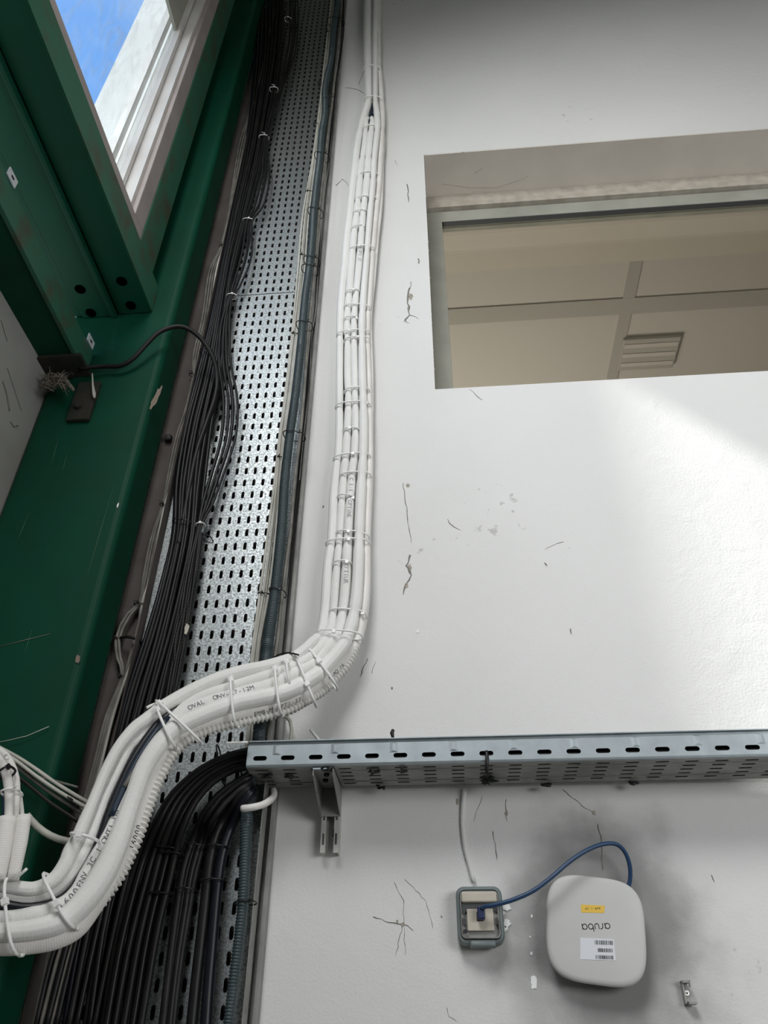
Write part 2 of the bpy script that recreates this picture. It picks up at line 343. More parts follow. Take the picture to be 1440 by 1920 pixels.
# --- recessed window
zf = P(823, 423, RD).z; zl = P(823, 403, RD).z; xs = P(845, 660, RD).x
w1 = MB(); w1.box((X0+0.002, RD-0.012, zf), (X1, RD+0.03, zl)); w1.box((X0+0.002, RD-0.012, ZB-0.02), (xs, RD+0.03, zf)); w1.box((X0, RD-0.01, ZB-0.06), (X1, RD+0.03, ZB-0.02))
fr = w1.build('window_1', M['alu'], bevel=0.002); tag(fr, 'grey metal frame of the recessed interior window', kind='structure')
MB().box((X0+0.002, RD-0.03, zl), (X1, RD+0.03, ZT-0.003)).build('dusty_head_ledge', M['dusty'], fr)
MB().box((xs-0.001, RD-0.0135, zf-0.004), (X1, RD+0.004, zf+0.0005)).build('gasket', M['box_dark'], fr)
MB().box((xs-0.002, RD+0.008, ZB-0.03), (X1, RD+0.014, zf)).build('window_pane', M['glass'], fr)
# --- the room behind the glass: a lowered ceiling with beams
zc = 4.62
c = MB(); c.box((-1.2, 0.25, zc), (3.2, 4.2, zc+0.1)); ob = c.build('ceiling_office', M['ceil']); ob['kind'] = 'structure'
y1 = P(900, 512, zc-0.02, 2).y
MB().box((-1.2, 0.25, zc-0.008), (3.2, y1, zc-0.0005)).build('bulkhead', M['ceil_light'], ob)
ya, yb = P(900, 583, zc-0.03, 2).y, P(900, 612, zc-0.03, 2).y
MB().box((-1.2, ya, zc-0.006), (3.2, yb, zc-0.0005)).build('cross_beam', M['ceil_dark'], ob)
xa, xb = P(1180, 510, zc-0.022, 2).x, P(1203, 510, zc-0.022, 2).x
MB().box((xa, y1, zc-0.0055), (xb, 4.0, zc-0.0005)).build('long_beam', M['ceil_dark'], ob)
w_ = MB(); w_.box((-1.3, 0.25, 0), (-1.2, 4.2, zc)); w_.box((3.2, 0.25, 0), (3.3, 4.2, zc)); w_.box((-1.3, 4.1, 0), (3.3, 4.2, zc)); w_.box((-1.3, 0.25, -0.05), (3.3, 4.2, 0))
o_ = w_.build('wall_office', M['ceil']); o_['kind'] = 'structure'
la, lb = P(1170, 640, zc-0.03, 2), P(1262, 692, zc-0.03, 2)
lt = thing('ceiling_light', ((la.x+lb.x)/2, (la.y+lb.y)/2, zc), 'dim boxy louvred ceiling light seen through the recessed window', 'lamp')
MB().box((la.x, la.y, zc-0.022), (lb.x, lb.y, zc-0.0005)).build('housing', M['ceil_dark'], lt, bevel=0.004)
for k in range(3):
    yy = la.y + (lb.y-la.y)*(0.2+0.3*k); MB().box((la.x+0.01, yy-0.012, zc-0.025), (lb.x-0.01, yy+0.012, zc-0.0222)).build('louvre', M['ceil'], lt)

# --- left side: pale lower panel, far facade and roofline
XP = P(85, 730, -0.13).x      # -0.95
XB = P(283, 587, -0.13).x     # interior face of window wall
ZSILL = 3.392; YJ = -0.333
pn = MB(); pn.box((XP-0.10, -9, 0), (XP-0.002, -0.10, 3.06)); o_ = pn_ = pn.build('wall_left', M['panel']); tag(o_, 'pale grimy side panel under the green beams', kind='structure')
fa = MB()
ZH = 4.415                                                         # underside of the window head
fa.box((XB-0.10, -9, ZH+0.6), (XB-0.03, -0.10, ZTOP)); fa.box((XB-0.10, -9, ZH), (XB-0.03, -1.16, ZH+0.6))              # above all the windows
fa.box((XB-0.10, -1.75, ZH-1.05), (XB-0.03, -1.12, ZH+0.9))        # pier between bays
fa.box((XB-0.10, -9, 3.36), (XB-0.03, -4.3, ZH+0.9))
o_ = fa.build('wall_left_upper', M['panel']); tag(o_, None, kind='structure')

# ================================================================== GREEN STEEL
# column: hollow section in front of the wall
XR = -0.672
cb = MB(); cb.box((XP, -0.13, 0.0), (XR, -0.028, 6.9))
colm = thing('steel_column', (XP, -0.08, 0), 'tall green painted steel column between the side panel and the cable trays', 'column')
body = cb.build('shaft', M['green'], colm); bv = body.modifiers.new('bevel', 'BEVEL'); bv.width = 0.016; bv.segments = 5
def blob_patch(name, cx, cy, Y, wx, wy, m, parent, seed=0, label=None, n=18, th=0.0008, ang=0):
    rnd = random.Random(seed); c0 = P(cx, cy, Y); s = pxm(c0); pts = []
    for i in range(n):
        t = 2*math.pi*i/n; k = 0.75+0.5*rnd.random()
        dx, dz = math.cos(t)*wx*s*k*0.5, math.sin(t)*wy*s*k*0.62
        pts.append(Vector((c0.x+dx*math.cos(ang)-dz*math.sin(ang), Y, c0.z+dx*math.sin(ang)+dz*math.cos(ang))))
    o = MB().prism(pts, (0, -th, 0)).build(name, m, parent)
    if label: o['label'] = label
    return o
# scrape on the rounded right edge of the column, on its front near the corner
blob_patch('paint_scrape', 293, 745, -0.1305, 10, 50, M['scrape'], colm, 3, ang=-0.15)
blob_patch('paint_scrape', 146, 1236, -0.1305, 9, 14, M['scrape'], colm, 4)
blob_patch('paint_scrape', 221, 948, -0.1305, 3, 9, M['putty'], colm, 5)
for (a, b_) in (((0, 1212), (95, 1188)), ((96, 870), (112, 815)), ((118, 880), (126, 850))):
    pa, pb = P(*a, -0.1308), P(*b_, -0.1308)
    o = tube('scratch', [(pa, 0.0006), ((pa+pb)/2, 0.0009), (pb, 0.0004)], M['crackm'] if a[0] == 0 else M['green_worn_lit'], colm, 5)

ZBM = 3.25
YE = -0.132
# window rail: two box sections side by side, undersides seen from below
XM = P(216, 602, YE).x; XL = P(152, 606, YE).x
br = thing('window_rail_beam', (XB, YE, ZBM), 'green box beam under the window with two open bolt holes, nearest the glass', 'beam')
def holes_plate(x0, x1, y0, y1, z, holes, r, th):
    """plate seen from below with round holes (boolean-free: dark recessed cups set into it)"""
    return MB().box((x0, y0, z), (x1, y1, z+th))
MB().box((XM+0.004, -3.2, ZBM), (XB, YE, 3.356)).build('box_section', M['green'], br, bevel=0.002)
MB().box((XB-0.0002, -3.2, ZBM+0.006), (XB+0.0025, YE, 3.354)).build('lit_face', M['green_worn_lit'], br)  # thin sheet coloured lighter for the beam side turned to the light
br2 = thing('window_rail_beam', (XM, YE, ZBM), 'green box beam with a raised lip and bolt holes, between the glass beam and the strut', 'beam')
MB().box((XL-0.13, -3.2, ZBM-0.002), (XL-0.0005, YE-0.004, 3.34)).box((XL, -3.2, ZBM-0.006), (XM-0.008, YE, 3.34)).build('box_section', M['green'], br2, bevel=0.002)
MB().box((XM-0.012, -3.2, ZBM-0.014), (XM, YE, ZBM+0.02)).build('lip', M['green'], br2, bevel=0.002)
for (hx, hy, b_, zz) in ((228, 528, br, ZBM), (245, 573, br, ZBM), (150, 543, br2, ZBM-0.006), (170, 587, br2, ZBM-0.006)):
    h0 = P(hx, hy, zz-0.0015, 2)
    MB().cyl((h0.x, h0.y, zz-0.0015), (0, 0, 1), 0.0135, 0.0012, 20).build('bolt_hole', M['void'], b_)
# lower strut
ZS = P(160, 700, YE, 1).z
xs0, xs1 = P(90, 715, YE).x, P(163, 700, YE).x
def skew_beam(name, m, parent, near, far, bev=0.0):
    """near and far: four corner points each"""
    o = MB().add(list(near)+list(far), [(0,1,2,3),(7,6,5,4),(0,4,5,1),(1,5,6,2),(2,6,7,3),(3,7,4,0)]).build(name, m, parent, bevel=bev)
    return o
st = thing('steel_strut', (xs1, YE, ZS), 'lower green steel strut with a rust-freckled edge, bolted to the column by a rusty cleat', 'beam')
XF_ = P(27, 400, -0.48, 1).x
dxs = 0.0
zS1 = ZS
A = lambda x, y, z: Vector((x, y, z))
far_x = xs1 + 0.035
skew_beam('flange_plate', M['green'], st,
    [A(xs0, YE, ZS), A(xs1-0.012, YE, ZS), A(xs1-0.012, YE, ZS+0.012), A(xs0, YE, ZS+0.012)],
    [A(xs0-0.02, -2.2, ZS+0.0), A(far_x-0.012, -2.2, ZS), A(far_x-0.012, -2.2, ZS+0.012), A(xs0-0.02, -2.2, ZS+0.012)])
hz_ = P(187, 677, YE).z - ZS
skew_beam('upright_plate', M['green_worn_lit'], st,
    [A(xs1-0.012, YE, ZS-0.004), A(xs1, YE, ZS-0.004), A(xs1, YE, ZS+0.07), A(xs1-0.012, YE, ZS+0.07)],
    [A(far_x-0.012, -2.2, ZS-0.004), A(far_x, -2.2, ZS-0.004), A(far_x, -2.2, ZS+0.07), A(far_x-0.012, -2.2, ZS+0.07)], 0.002)
skew_beam('rusty_edge', M['rust'], st,
    [A(xs0-0.022, YE, ZS+0.004), A(xs0, YE, ZS+0.004), A(xs0, YE, ZS+0.03), A(xs0-0.022, YE, ZS+0.03)],
    [A(xs0-0.042, -2.2, ZS+0.004), A(xs0-0.02, -2.2, ZS+0.004), A(xs0-0.02, -2.2, ZS+0.03), A(xs0-0.042, -2.2, ZS+0.03)])
# small slotted clips on the strut
for (cx, cy, Yc, lb_) in ((24, 333, -0.63, 'small pale slotted clip on the strut far from the column'), (171, 640, -0.19, 'small pale slotted clip on the strut near the column')):
    xx = xs1 + (far_x-xs1)*((-Yc-0.132)/2.07) + 0.002
    p0 = P(cx, cy, xx+0.003, 0)
    t_ = thing('slotted_clip', p0, lb_, 'clip')
    MB().box((xx+0.0005, p0.y-0.017, p0.z-0.012), (xx+0.003, p0.y+0.017, p0.z+0.012)).build('plate', M['paper'], t_)
    MB().box((xx+0.003, p0.y-0.005, p0.z-0.003), (xx+0.0036, p0.y+0.005, p0.z+0.003)).build('slot', M['ink_black'], t_)
# cleat on the column
cl = thing('angle_cleat', P(140, 740, -0.14), 'rusty angle cleat with two bolts fixing the strut to the column', 'bracket')
a0, a1 = P(118, 735, -0.133), P(168, 790, -0.133)
MB().box((P(126, 790, -.133).x, -0.142, a1.z), (a1.x, -0.1305, P(140, 722, -0.133).z)).build('plate', M['rust'], cl, bevel=0.003)
MB().box((P(95, 700, -.133).x, -0.20, ZS-0.012), (P(172, 700, -.133).x, -0.1305, ZS-0.001)).build('seat_angle', M['rust'], cl, bevel=0.002)
for (bx, by) in ((146, 760),):
    q = P(bx, by, -0.148); MB().cyl((q.x, -0.142, q.z), (0, -1, 0), 0.008, 0.008, 6).build('bolt', M['rust'], cl)
q = P(134, 701, ZS-0.012, 2); MB().cyl((q.x, q.y, ZS-0.012), (0, 0, -1), 0.008, 0.008, 6).build('bolt', M['rust'], cl)
# nest-like debris in the corner
nb = MB(); rnd = random.Random(11)
for k in range(90):
    q = P(82+rnd.random()*42, 700+rnd.random()*24+ (k%3)*3, -0.16-0.03*rnd.random()); d = Vector((rnd.uniform(-1,1), rnd.uniform(-1,1), rnd.uniform(-.6,.6))).normalized()*rnd.uniform(.008,.022)
    v_, f_, _ = tube_data([(q-d, 0.0008), (q+d*0.2, 0.0014), (q+d, 0.0006)], 5); nb.add(v_, f_)
tag(nb.build('nest_debris', M['nest']), 'dry tangled nest debris caught where strut, panel and column meet', 'debris', kind='stuff')
tube_ = pxpath([(112, 705, -0.175, 8), (124, 716, -0.18, 10), (136, 729, -0.185, 8), (138, 732, -0.186, 3)], step=0.004)
tag(tube('frayed_rope_end', tube_, M['nest'], seg=8, rib=(0.003, 0.0012)), 'frayed stub of rope hanging out of the nest debris', 'rope')
tag(tube('cobweb_tuft', pxpath([(173, 700, -0.15, 2), (174, 722, -0.152, 4), (176, 738, -0.152, 7), (177, 746, -0.152, 4)], step=0.004), M['web'], seg=6), 'dusty pale cobweb tuft hanging under the strut end', 'cobweb')

# green post of window, frame, glazing
YPR = -0.178; YPL = -0.277
po = MB().box((XB-0.06, YPL, 3.356), (XB+0.001, YPR, 6.6)).box((XB-0.10, YPR-0.02, 3.357), (XB-0.0605, -0.1305, 6.7)).build('window_post', M['green_worn_lit'], bevel=0.003)  # second box: filler added behind the post to block leaking sun
tag(po, 'upright green post at the right edge of the tilted sky window', 'post')  # post's lighter green holds the reflection of the white wall
wf = MB(); wf.box((XB-0.07, -1.14, 3.3565), (XB-0.001, YPL, ZSILL)); wf.box((XB-0.07, YJ, ZSILL), (XB-0.001, YPL-0.0005, 5.9))
wn = wf.build('window_2', M['pvc_shaded'], bevel=0.002); tag(wn, 'shade-toned white frame of the side window onto the sky', kind='structure')
s = MB(); s.box((XB-0.075, YJ-0.012, ZSILL), (XB-0.015, YJ-0.0005, 5.9)); s.box((XB-0.078, YJ-0.032, ZSILL), (XB-0.045, YJ-0.018, 5.9)); s.box((XB-0.075, -1.14, ZSILL), (XB-0.03, YJ-0.012, ZSILL+0.004))
s.box((XB-0.105, YJ-0.060, ZSILL), (XB-0.082, YJ-0.040, 5.9))
s.build('sash', M['pvc'], wn)
MB().box((XB-0.064, -1.14, ZSILL+0.004), (XB-0.060, YJ-0.033, ZH)).build('window_pane', M['glass_dirty'], wn)
MB().box((XB-0.068, -1.14, ZH), (XB-0.058, YPL, 5.9)).build('infill_panel', M['alu'], wn)
# outside: white rendered wall running out from the building corner
xe = P(180, 190, -0.05).x
e = MB(); e.box((xe, -0.05, 0), (XP-0.11, 0.2, 9.5)); e.box((P(240, 255, -0.09).x, -0.09, 0), (XP-0.11, -0.0505, 9.5))
tag(e.build('wall_exterior', M['ext']), 'white rendered outer wall beyond the side window', kind='structure')

# ================================================================== BACKBOARD AND VERTICAL TRAY
YT = -0.03
xbl = P(199, 1250, -0.012).x
xtl, xtr = -0.612, -0.322
MB().box((xbl, -0.012, 0.2), (xtr-0.005, -0.0005, 6.9)).build('trim_2', M['board'])['kind'] = 'structure'  # board beside the tray, carried on unseen behind it to darken the slots
def slot_cells(mbx, x0, nx, px, z0, nz_, pz, w_, l_, y, th, xmin, xmax, clip=None):
    """plate in the XZ plane with stadium slots; cells centred at x0+i*px, z0+j*pz"""
    for j in range(nz_):
        for i in range(nx):
            cx, cz = x0+i*px, z0+j*pz; xa_, xb_ = cx-px/2, cx+px/2
            za, zb_ = cz-pz/2, cz+pz/2; r_ = w_/2; h_ = l_/2-r_
            Lp = [(cx, cz+h_+r_)]+[(cx-r_*math.sin(t), cz+h_+r_*math.cos(t)) for t in (R(45), R(90))]+[(cx-r_*math.sin(t), cz-h_+r_*math.cos(t)) for t in (R(90), R(135))]+[(cx, cz-h_-r_)]
            Rp = [(2*cx-a_, b_) for a_, b_ in Lp]
            k = len(mbx.v)
            pts = [(cx, za), (xa_, za), (xa_, zb_), (cx, zb_)]+Lp+[(xb_, zb_), (xb_, za)]+Rp[1:-1]
            mbx.v += [Vector((a_, y, b_)) for a_, b_ in pts]
            # idx: 0 BM,1 BL,2 TL,3 TM,4..9 Lp,10 TR,11 BR,12..15 Rp inner
            mbx.f += [[k+q for q in (0, 1, 2, 3, 4, 5, 6, 7, 8, 9)], [k+q for q in (0, 9, 15, 14, 13, 12, 4, 3, 10, 11)]]
            lo_ = [4, 5, 6, 7, 8, 9, 15, 14, 13, 12]; kk = len(mbx.v)
            mbx.v += [Vector((pts[q][0], y+th, pts[q][1])) for q in lo_]
            for q in range(10): mbx.f.append([k+lo_[q], k+lo_[(q+1)%10], kk+(q+1)%10, kk+q])
PX_, PZ_ = 0.0218, 0.03584
xc0 = -0.3814 + 2*PX_          # right-most slot column
ZJ = P(500, 554, YT).z
zrow = 2.8769
nlow = int((ZJ-0.0-zrow)/PZ_)
def tray_section(z_lo_row, n, label):
    t_ = thing('cable_tray', ((xtl+xtr)/2, YT, z_lo_row), label, 'cable tray', 'vertical tray lengths')
    z0 = z_lo_row - PZ_/2; z1 = z0+n*PZ_
    m_ = MB(); slot_cells(m_, xc0-11*PX_, 11, PX_, z_lo_row, n, PZ_, 0.0072, 0.0205, YT, 0.0012, xtl, xtr)
    xl_, xr_ = xc0-11.5*PX_, xc0-0.5*PX_
    m_.add([(xtl, YT, z0), (xl_, YT, z0), (xl_, YT, z1), (xtl, YT, z1)], [(0,1,2,3)]); m_.add([(xr_, YT, z0), (xtr, YT, z0), (xtr, YT, z1), (xr_, YT, z1)], [(0,1,2,3)])
    link_mesh('slotted_plate', m_.v, m_.f, M['galv'], t_)
    MB().box((xtl-0.0012, YT-0.030, z0), (xtl, YT+0.001, z1)).build('side_rail', M['board'], t_)
    MB().box((xtr, YT-0.030, z0), (xtr+0.0012, YT+0.001, z1)).build('side_rail', M['galv_dull'], t_)
    return t_
nA = int((ZJ - (zrow - 37*PZ_))/PZ_)+1
z_first = zrow - 37*PZ_
tray_section(z_first, nA, 'lower length of galvanised slotted cable tray, bright and mottled, below the joint')
z_up = z_first + nA*PZ_ + 0.003
tray_section(z_up, 62, 'upper length of galvanised slotted cable tray, dull and dark near the top, above the joint')
# thin white edge trim to right of tray, on the wall
tag(MB().box((xtr+0.006, -0.02, 0.2), (xtr+0.014, -0.001, 6.6)).build('edge_channel', M['galv_dull'], bevel=0.001), 'thin grey channel on the wall beside the vertical tray', 'channel')

# ================================================================== VERTICAL TRAY CABLES
cond = [(634,-20,None,11),(634,0,None,11),(629,30,None,10.5),(625,60,None,11),(622,100,None,11),(619,120,None,11),(614,140,None,11.5),(609,170,None,12),(609.5,195,None,12),(608,220,None,12.5),(603,250,None,12.5),(599,300,None,13),(593,350,None,13.5),(588,400,None,14),(585,450,None,14),(580,500,None,14.5),(573,550,None,15),(568,600,None,15.5),(564,650,None,16),(554,740,None,16.5),(543,820,None,17),(534,900,None,18),(527,1000,None,19),(517,1100,None,20.5),(503,1200,None,22.5),(499,1240,None,23),(486,1370,None,24.5),(484,1400,None,24.5),(466,1480,None,25),(462,1550,None,24),(455,1700,None,22.5),(437,1850,None,22),(426,1940,None,22)]
pth = pxpath([(x, y, -0.078, w_) for x, y, _, w_ in cond], step=0.0011)
tag(tube('corrugated_conduit', pth, M['slate'], seg=12, rib=(0.0045, 0.0018)), 'dark slate corrugated conduit running up the right side of the slotted tray', 'conduit')

ORD = ['first', 'second', 'third', 'fourth', 'fifth', 'sixth', 'seventh', 'eighth', 'ninth', 'tenth', 'eleventh', 'twelfth', 'thirteenth', 'fourteenth', 'fifteenth', 'sixteenth', 'seventeenth', 'eighteenth', 'nineteenth', 'twentieth', 'twenty-first', 'twenty-second', 'twenty-third', 'twenty-fourth']
def lerp_family(Ls, Rs, n, Y, r, mats, name, label, cat, group, jit=0.0, yj=0.0, seg=8, step=0.03, seed=1, wob=0.0):
    """n cables side by side between pixel polylines Ls and Rs (same y values)"""
    rnd = random.Random(seed); outs = []
    for i in range(n):
        t = (i+0.5)/n; o_y = rnd.uniform(-yj, yj); ph = rnd.uniform(0, 6.28); a_ = rnd.uniform(0.4, 1)*wob
        pts = []
        for (lx, ly), (rx, ry) in zip(Ls, Rs):
            tt = t + a_*math.sin(ly*0.011+ph)
            Yv = Y(ly, i) if callable(Y) else Y
            pts.append((lx+(rx-lx)*tt+rnd.uniform(-jit, jit), ly+(ry-ly)*tt, Yv+o_y))
        path = constr(pxpath([(a, b, c_, 5) for a, b, c_ in pts], step=step), r[i % len(r)] if isinstance(r, (list, tuple)) else r)
        o = tube(name, path, mats[i % len(mats)], seg=seg); outs.append(o)
        lb_ = label(i) if callable(label) else label
        tag(o, lb_, cat, group)
    return outs
# cream cables left of the conduit
yy = [-20,0,100,200,300,400,500,600,740,820,900,1000,1100,1200,1240,1370,1440]
lx = [621,620,609,598,584,567,558,549,532,521,513,501,488,474,469,462,452]
rx = [629,628,617,605,594,580,573,563,548,535,528,518,508,490,486,479,470]
lerp_family(list(zip(lx, yy)), list(zip(rx, yy)), 4, -0.052, 0.0031, [M['cream_cable']], 'data_cable',
    lambda i: ['outermost of the cream cables left of the slate conduit, hugging the tray slots', 'cream cable second from the tray slots, left of the slate conduit', 'cream cable third from the tray slots, left of the slate conduit', 'cream cable squeezed directly against the slate conduit'][i], 'cable', 'cream cables beside the conduit', wob=0.08, yj=0.002)
# grey and black cables right of the conduit
g1 = [(641,-10),(638,60),(634,110),(628,150),(624,190),(618,230),(611,290),(603,360),(597,420),(591,500),(583,580),(577,640),(572,720),(563,820),(553,900),(545,1000),(531,1100),(521,1200),(512,1260),(505,1370),(495,1440)]
tag(tube('grey_cable', constr(pxpath([(x-0.5, y, -0.066, 5) for x, y in g1], step=0.03), 0.0038), M['grey_cable'], seg=8), 'grey cable close against the right side of the slate conduit', 'cable')
tag(tube('black_cable', constr(pxpath([(x+4+1.5*math.sin(y*.03), y, -0.038, 5) for x, y in g1], step=0.03), 0.0033), M['black'], seg=8), 'thin black cable between the grey cable and the wall edge', 'cable')
tag(tube('flex_cable', constr(pxpath([(x+7+2.5*math.sin(y*.045), y, -0.016, 4) for x, y in g1[:15]], step=0.02), 0.0022), M['cream_cable'], seg=8), 'wavy thin cream cable on the wall edge right of the slate conduit', 'cable')
# black bundle K
yy = [-20,0,100,200,300,400,500,600,700,800,900,1000,1100,1200,1300,1400,1500,1600,1750,1940]
kl = [482,480,478,470,455,434,415,396,372,346,328,322,300,272,240,215,190,165,118,72]
kr = [540,535,528,512,492,466,440,425,415,396,383,372,352,330,305,285,280,275,246,222]
lerp_family(list(zip(kl, yy)), list(zip(kr, yy)), 16, lambda y, i: -0.045-0.016*(i % 2), [0.0052, 0.0046, 0.006, 0.0042], [M['navy'], M['black'], M['black2'], M['black'], M['navy'], M['black2']], 'power_cable',
    lambda i: 'black power cable, %s from the column side in the dark bunch on the vertical tray' % ORD[i], 'cable', 'dark cable bunch on the left of the tray', wob=0.05, yj=0.004, seed=3)
# lower left dark cables beyond the bundle, olive and black
yl = [1600,1700,1800,1940]
lerp_family(list(zip([168,128,92,58], yl)), list(zip([205,165,132,96], yl)), 4, -0.055, [0.004, 0.0036], [M['black2'], M['grey_cable'], M['black'], M['grey_cable']], 'flat_cable',
    lambda i: 'dusty olive-grey cable at the lower left below the hoses, %s from the green column' % ORD[i], 'cable', 'olive-grey cables at lower left', wob=0.03, seed=5)
# fan out of the horizontal tray
ya_ = [1405,1425,1452,1490,1540,1600,1650,1711,1780,1850,1940]
AL = list(zip([470,432,375,322,290,262,245,228,212,200,186], [1404,1413,1440,1487,1540,1600,1650,1711,1780,1850,1940]))
AR = list(zip([474,440,402,370,348,334,322,305,290,279,266], [1440,1446,1468,1505,1552,1600,1650,1711,1780,1850,1940]))
lerp_family(AL, AR, 10, lambda y, i: (-0.075-0.016*(i % 2)) if y < 1560 else (-0.058-0.014*(i % 2)), [0.0056, 0.005, 0.006], [M['black2'], M['black'], M['black2']], 'power_cable',
    lambda i: 'black cable fanning from the tray end, %s from outside in the left group' % ORD[i], 'cable', 'left group of fanning cables', seed=8, wob=0.05, yj=0.006, step=0.015, seg=10)
BL = list(zip([472,435,405,378,362,345,336,327,318,310,300], [1448,1470,1492,1530,1565,1610,1650,1711,1780,1850,1940]))
BR = list(zip([474,448,425,402,390,378,368,358,346,336,326], [1466,1485,1508,1540,1570,1610,1650,1711,1780,1850,1940]))
lerp_family(BL, BR, 4, lambda y, i: (-0.08-0.012*(i % 2)) if y < 1560 else -0.055, [0.0068, 0.0045, 0.0062, 0.005], [M['black2'], M['black'], M['black']], 'power_cable',
    lambda i: 'black cable fanning from the tray end, %s from left in the middle group' % ORD[i], 'cable', 'middle group of fanning cables', seed=9, step=0.015, seg=10)
for i, (pts, lab) in enumerate(([[(474,1470),(445,1500),(422,1532),(405,1565),(396,1600),(390,1640),(384,1700),(376,1770),(367,1850),(358,1940)], 'left one of the two thick black cables curving down beside the slate conduit'],
        [[(476,1478),(455,1508),(436,1545),(424,1575),(415,1610),(409,1650),(404,1700),(398,1770),(391,1850),(385,1940)], 'right one of the two thick black cables curving down beside the slate conduit'])):
    tag(tube('thick_power_cable', constr(pxpath([(x, y, -0.085 if y < 1530 else -0.062, 5) for x, y in pts], step=0.012), 0.0088), M['navy'] if i else M['black'], seg=14), lab, 'cable', 'two thick cables')
# loose strands right of bunch K
base = [(553,-10),(553,60),(545,110),(527,170),(514,205),(499,262),(492,330),(478,385),(468,415),(452,480),(438,540),(433,556),(424,610),(420,680),(428,750),(424,820),(405,890),(388,950),(376,985),(360,1080),(345,1180),(330,1260),(318,1330)]
offs = [(-7,0),(-3,1),(0,0),(4,2)]
for i, (dx, _) in enumerate(offs):
    pts = []
    for (x, y) in base:
        sp = 1.0 if not (540 < y < 570 or 970 < y < 1000 or 160 < y < 180 or 250 < y < 270) else 0.35
        bul = 12*math.sin((y-250)/300*math.pi) if 262 < y < 415 else (16*math.sin((y-415)/140*math.pi)if 415 < y < 556 else (14*math.sin((y-600)/380*math.pi) if 600 < y < 985 else 0))
        pts.append((x+dx*sp*1.3+bul*(i/3.0)*0.9, y, -0.066-0.004*(i % 2), 5))
    tag(tube('loose_cable', constr(pxpath(pts, step=0.02), [0.0042, 0.0034, 0.0042, 0.003][i]), [M['black'], M['black2'], M['black'], M['black2']][i], seg=8),
        ['loose black cable nearest the dark bunch, held by white ties', 'loose dusty cable second out from the dark bunch, held by white ties', 'loose black cable third out from the dark bunch, held by white ties', 'outermost loose dusty cable bulging furthest onto the bright tray slots'][i], 'cable', 'loose cables over the tray slots')
# twisted pair looking cables under the yellow scrap
for i, dx in enumerate((0, 9)):
    pts = [(372+dx*0.6,1000),(358+dx,1080),(343+dx,1150),(330+dx*1.6,1200),(326+dx*1.2,1260),(314+dx*0.4,1320),(303,1345)]
    tag(tube('ribbed_cable', constr(pxpath([(x, y, -0.068, 5) for x, y in pts], step=0.002), 0.0042), M['black2'], seg=8, rib=(0.007, 0.001)),
        ['left ribbed dusty cable below the lowest white tie', 'right ribbed dusty cable below the lowest white tie, beside the yellow scrap'][i], 'cable', 'ribbed cables')
sc_ = blob_patch('paper_scrap', 350, 1180, -0.078, 9, 18, M['beige'], None, 21); tag(sc_, 'torn yellowish paper scrap stuck beside the ribbed cables', 'scrap')
# big single black cable looping off the column
big = [(150,690,-0.16),(195,687,-0.15),(225,686,-0.15),(250,672,-0.155),(275,645,-0.165),(300,622,-0.17),(335,612,-0.165),(362,622,-0.15),(385,645,-0.13),(401,675,-0.11),(407,710,-0.09),(403,745,-0.08),(388,790,-0.07),(368,850,-0.064),(352,930,-0.06),(335,1020,-0.06)]
tag(tube('looped_cable', constr(pxpath([(x, y, Y, 8) for x, y, Y in big], step=0.01), 0.0058), M['black2'], seg=12), 'single thick black cable looping from behind the strut over the column into the tray', 'cable')
# cream/grey dusty cables on the backboard
sp_ = [(545,-10),(514,44),(496,114),(474,201),(455,273),(431,400),(416,463),(399,509),(386,597),(370,662),(364,706),(353,772),(338,816),(322,889),(307,946),(290,1010),(276,1080),(264,1132)]
for i in range(4):
    dx = (i-1.5)*3.4
    pts = []
    for (x, y) in sp_:
        k = 0.45 if y in (114, 201, 400, 463, 706, 946, 1132) else 1.25
        pts.append((x+dx*k, y, -0.022-0.004*(i % 2), 4))
    tail = [[(240,1150),(226,1172),(217,1200),(220,1235),(229,1268)], [(244,1154),(231,1176),(223,1200),(226,1235),(231,1268)], [(262,1160),(256,1185),(252,1200),(243,1235),(234,1268)], [(266,1160),(259,1185),(264,1206),(252,1232),(237,1268)]][i]
    pts += [(x, y, -0.03, 4) for x, y in tail] + [(x+dx*1.3, y, -0.024, 4) for x, y in ((206,1342), (184,1430), (168,1490), (140,1600), (112,1720), (85,1850), (66,1940))]
    tag(tube('backboard_cable', constr(pxpath(pts, step=0.02), 0.0031), [M['grey_cable'], M['grey_cable'], M['grey_cable'], M['cream_cable']][i], seg=8),
        ['outermost left dusty grey cable looping on the backboard beside the column', 'second dusty grey cable looping on the backboard beside the column', 'inner dusty grey cable kept straight on the backboard', 'yellowish kinked cable at the right of the backboard group'][i], 'cable', 'dusty cables on the backboard')
tag(tube('flat_strap', constr(pxpath([(226,1196,-0.034,5),(240,1194,-0.045,5),(256,1198,-0.045,5),(266,1206,-0.034,5)], step=0.006), 0.0034), M['black2'], seg=8), 'short bowed strap bridging the looped backboard cables', 'strap')
# cable clip on backboard
kc = thing('cable_clip', P(318, 825, -0.02), 'small black screw clip on the backboard beside the column', 'clip')
q = P(318, 825, -0.013); MB().box((q.x-0.009, -0.026, q.z-0.010), (q.x+0.007, -0.0125, q.z+0.008)).build('block', M['black'], kc, bevel=0.002)
MB().cyl((q.x+0.001, -0.026, q.z-0.001), (0, -1, 0), 0.002, 0.0015, 10).build('screw', M['steel'], kc)

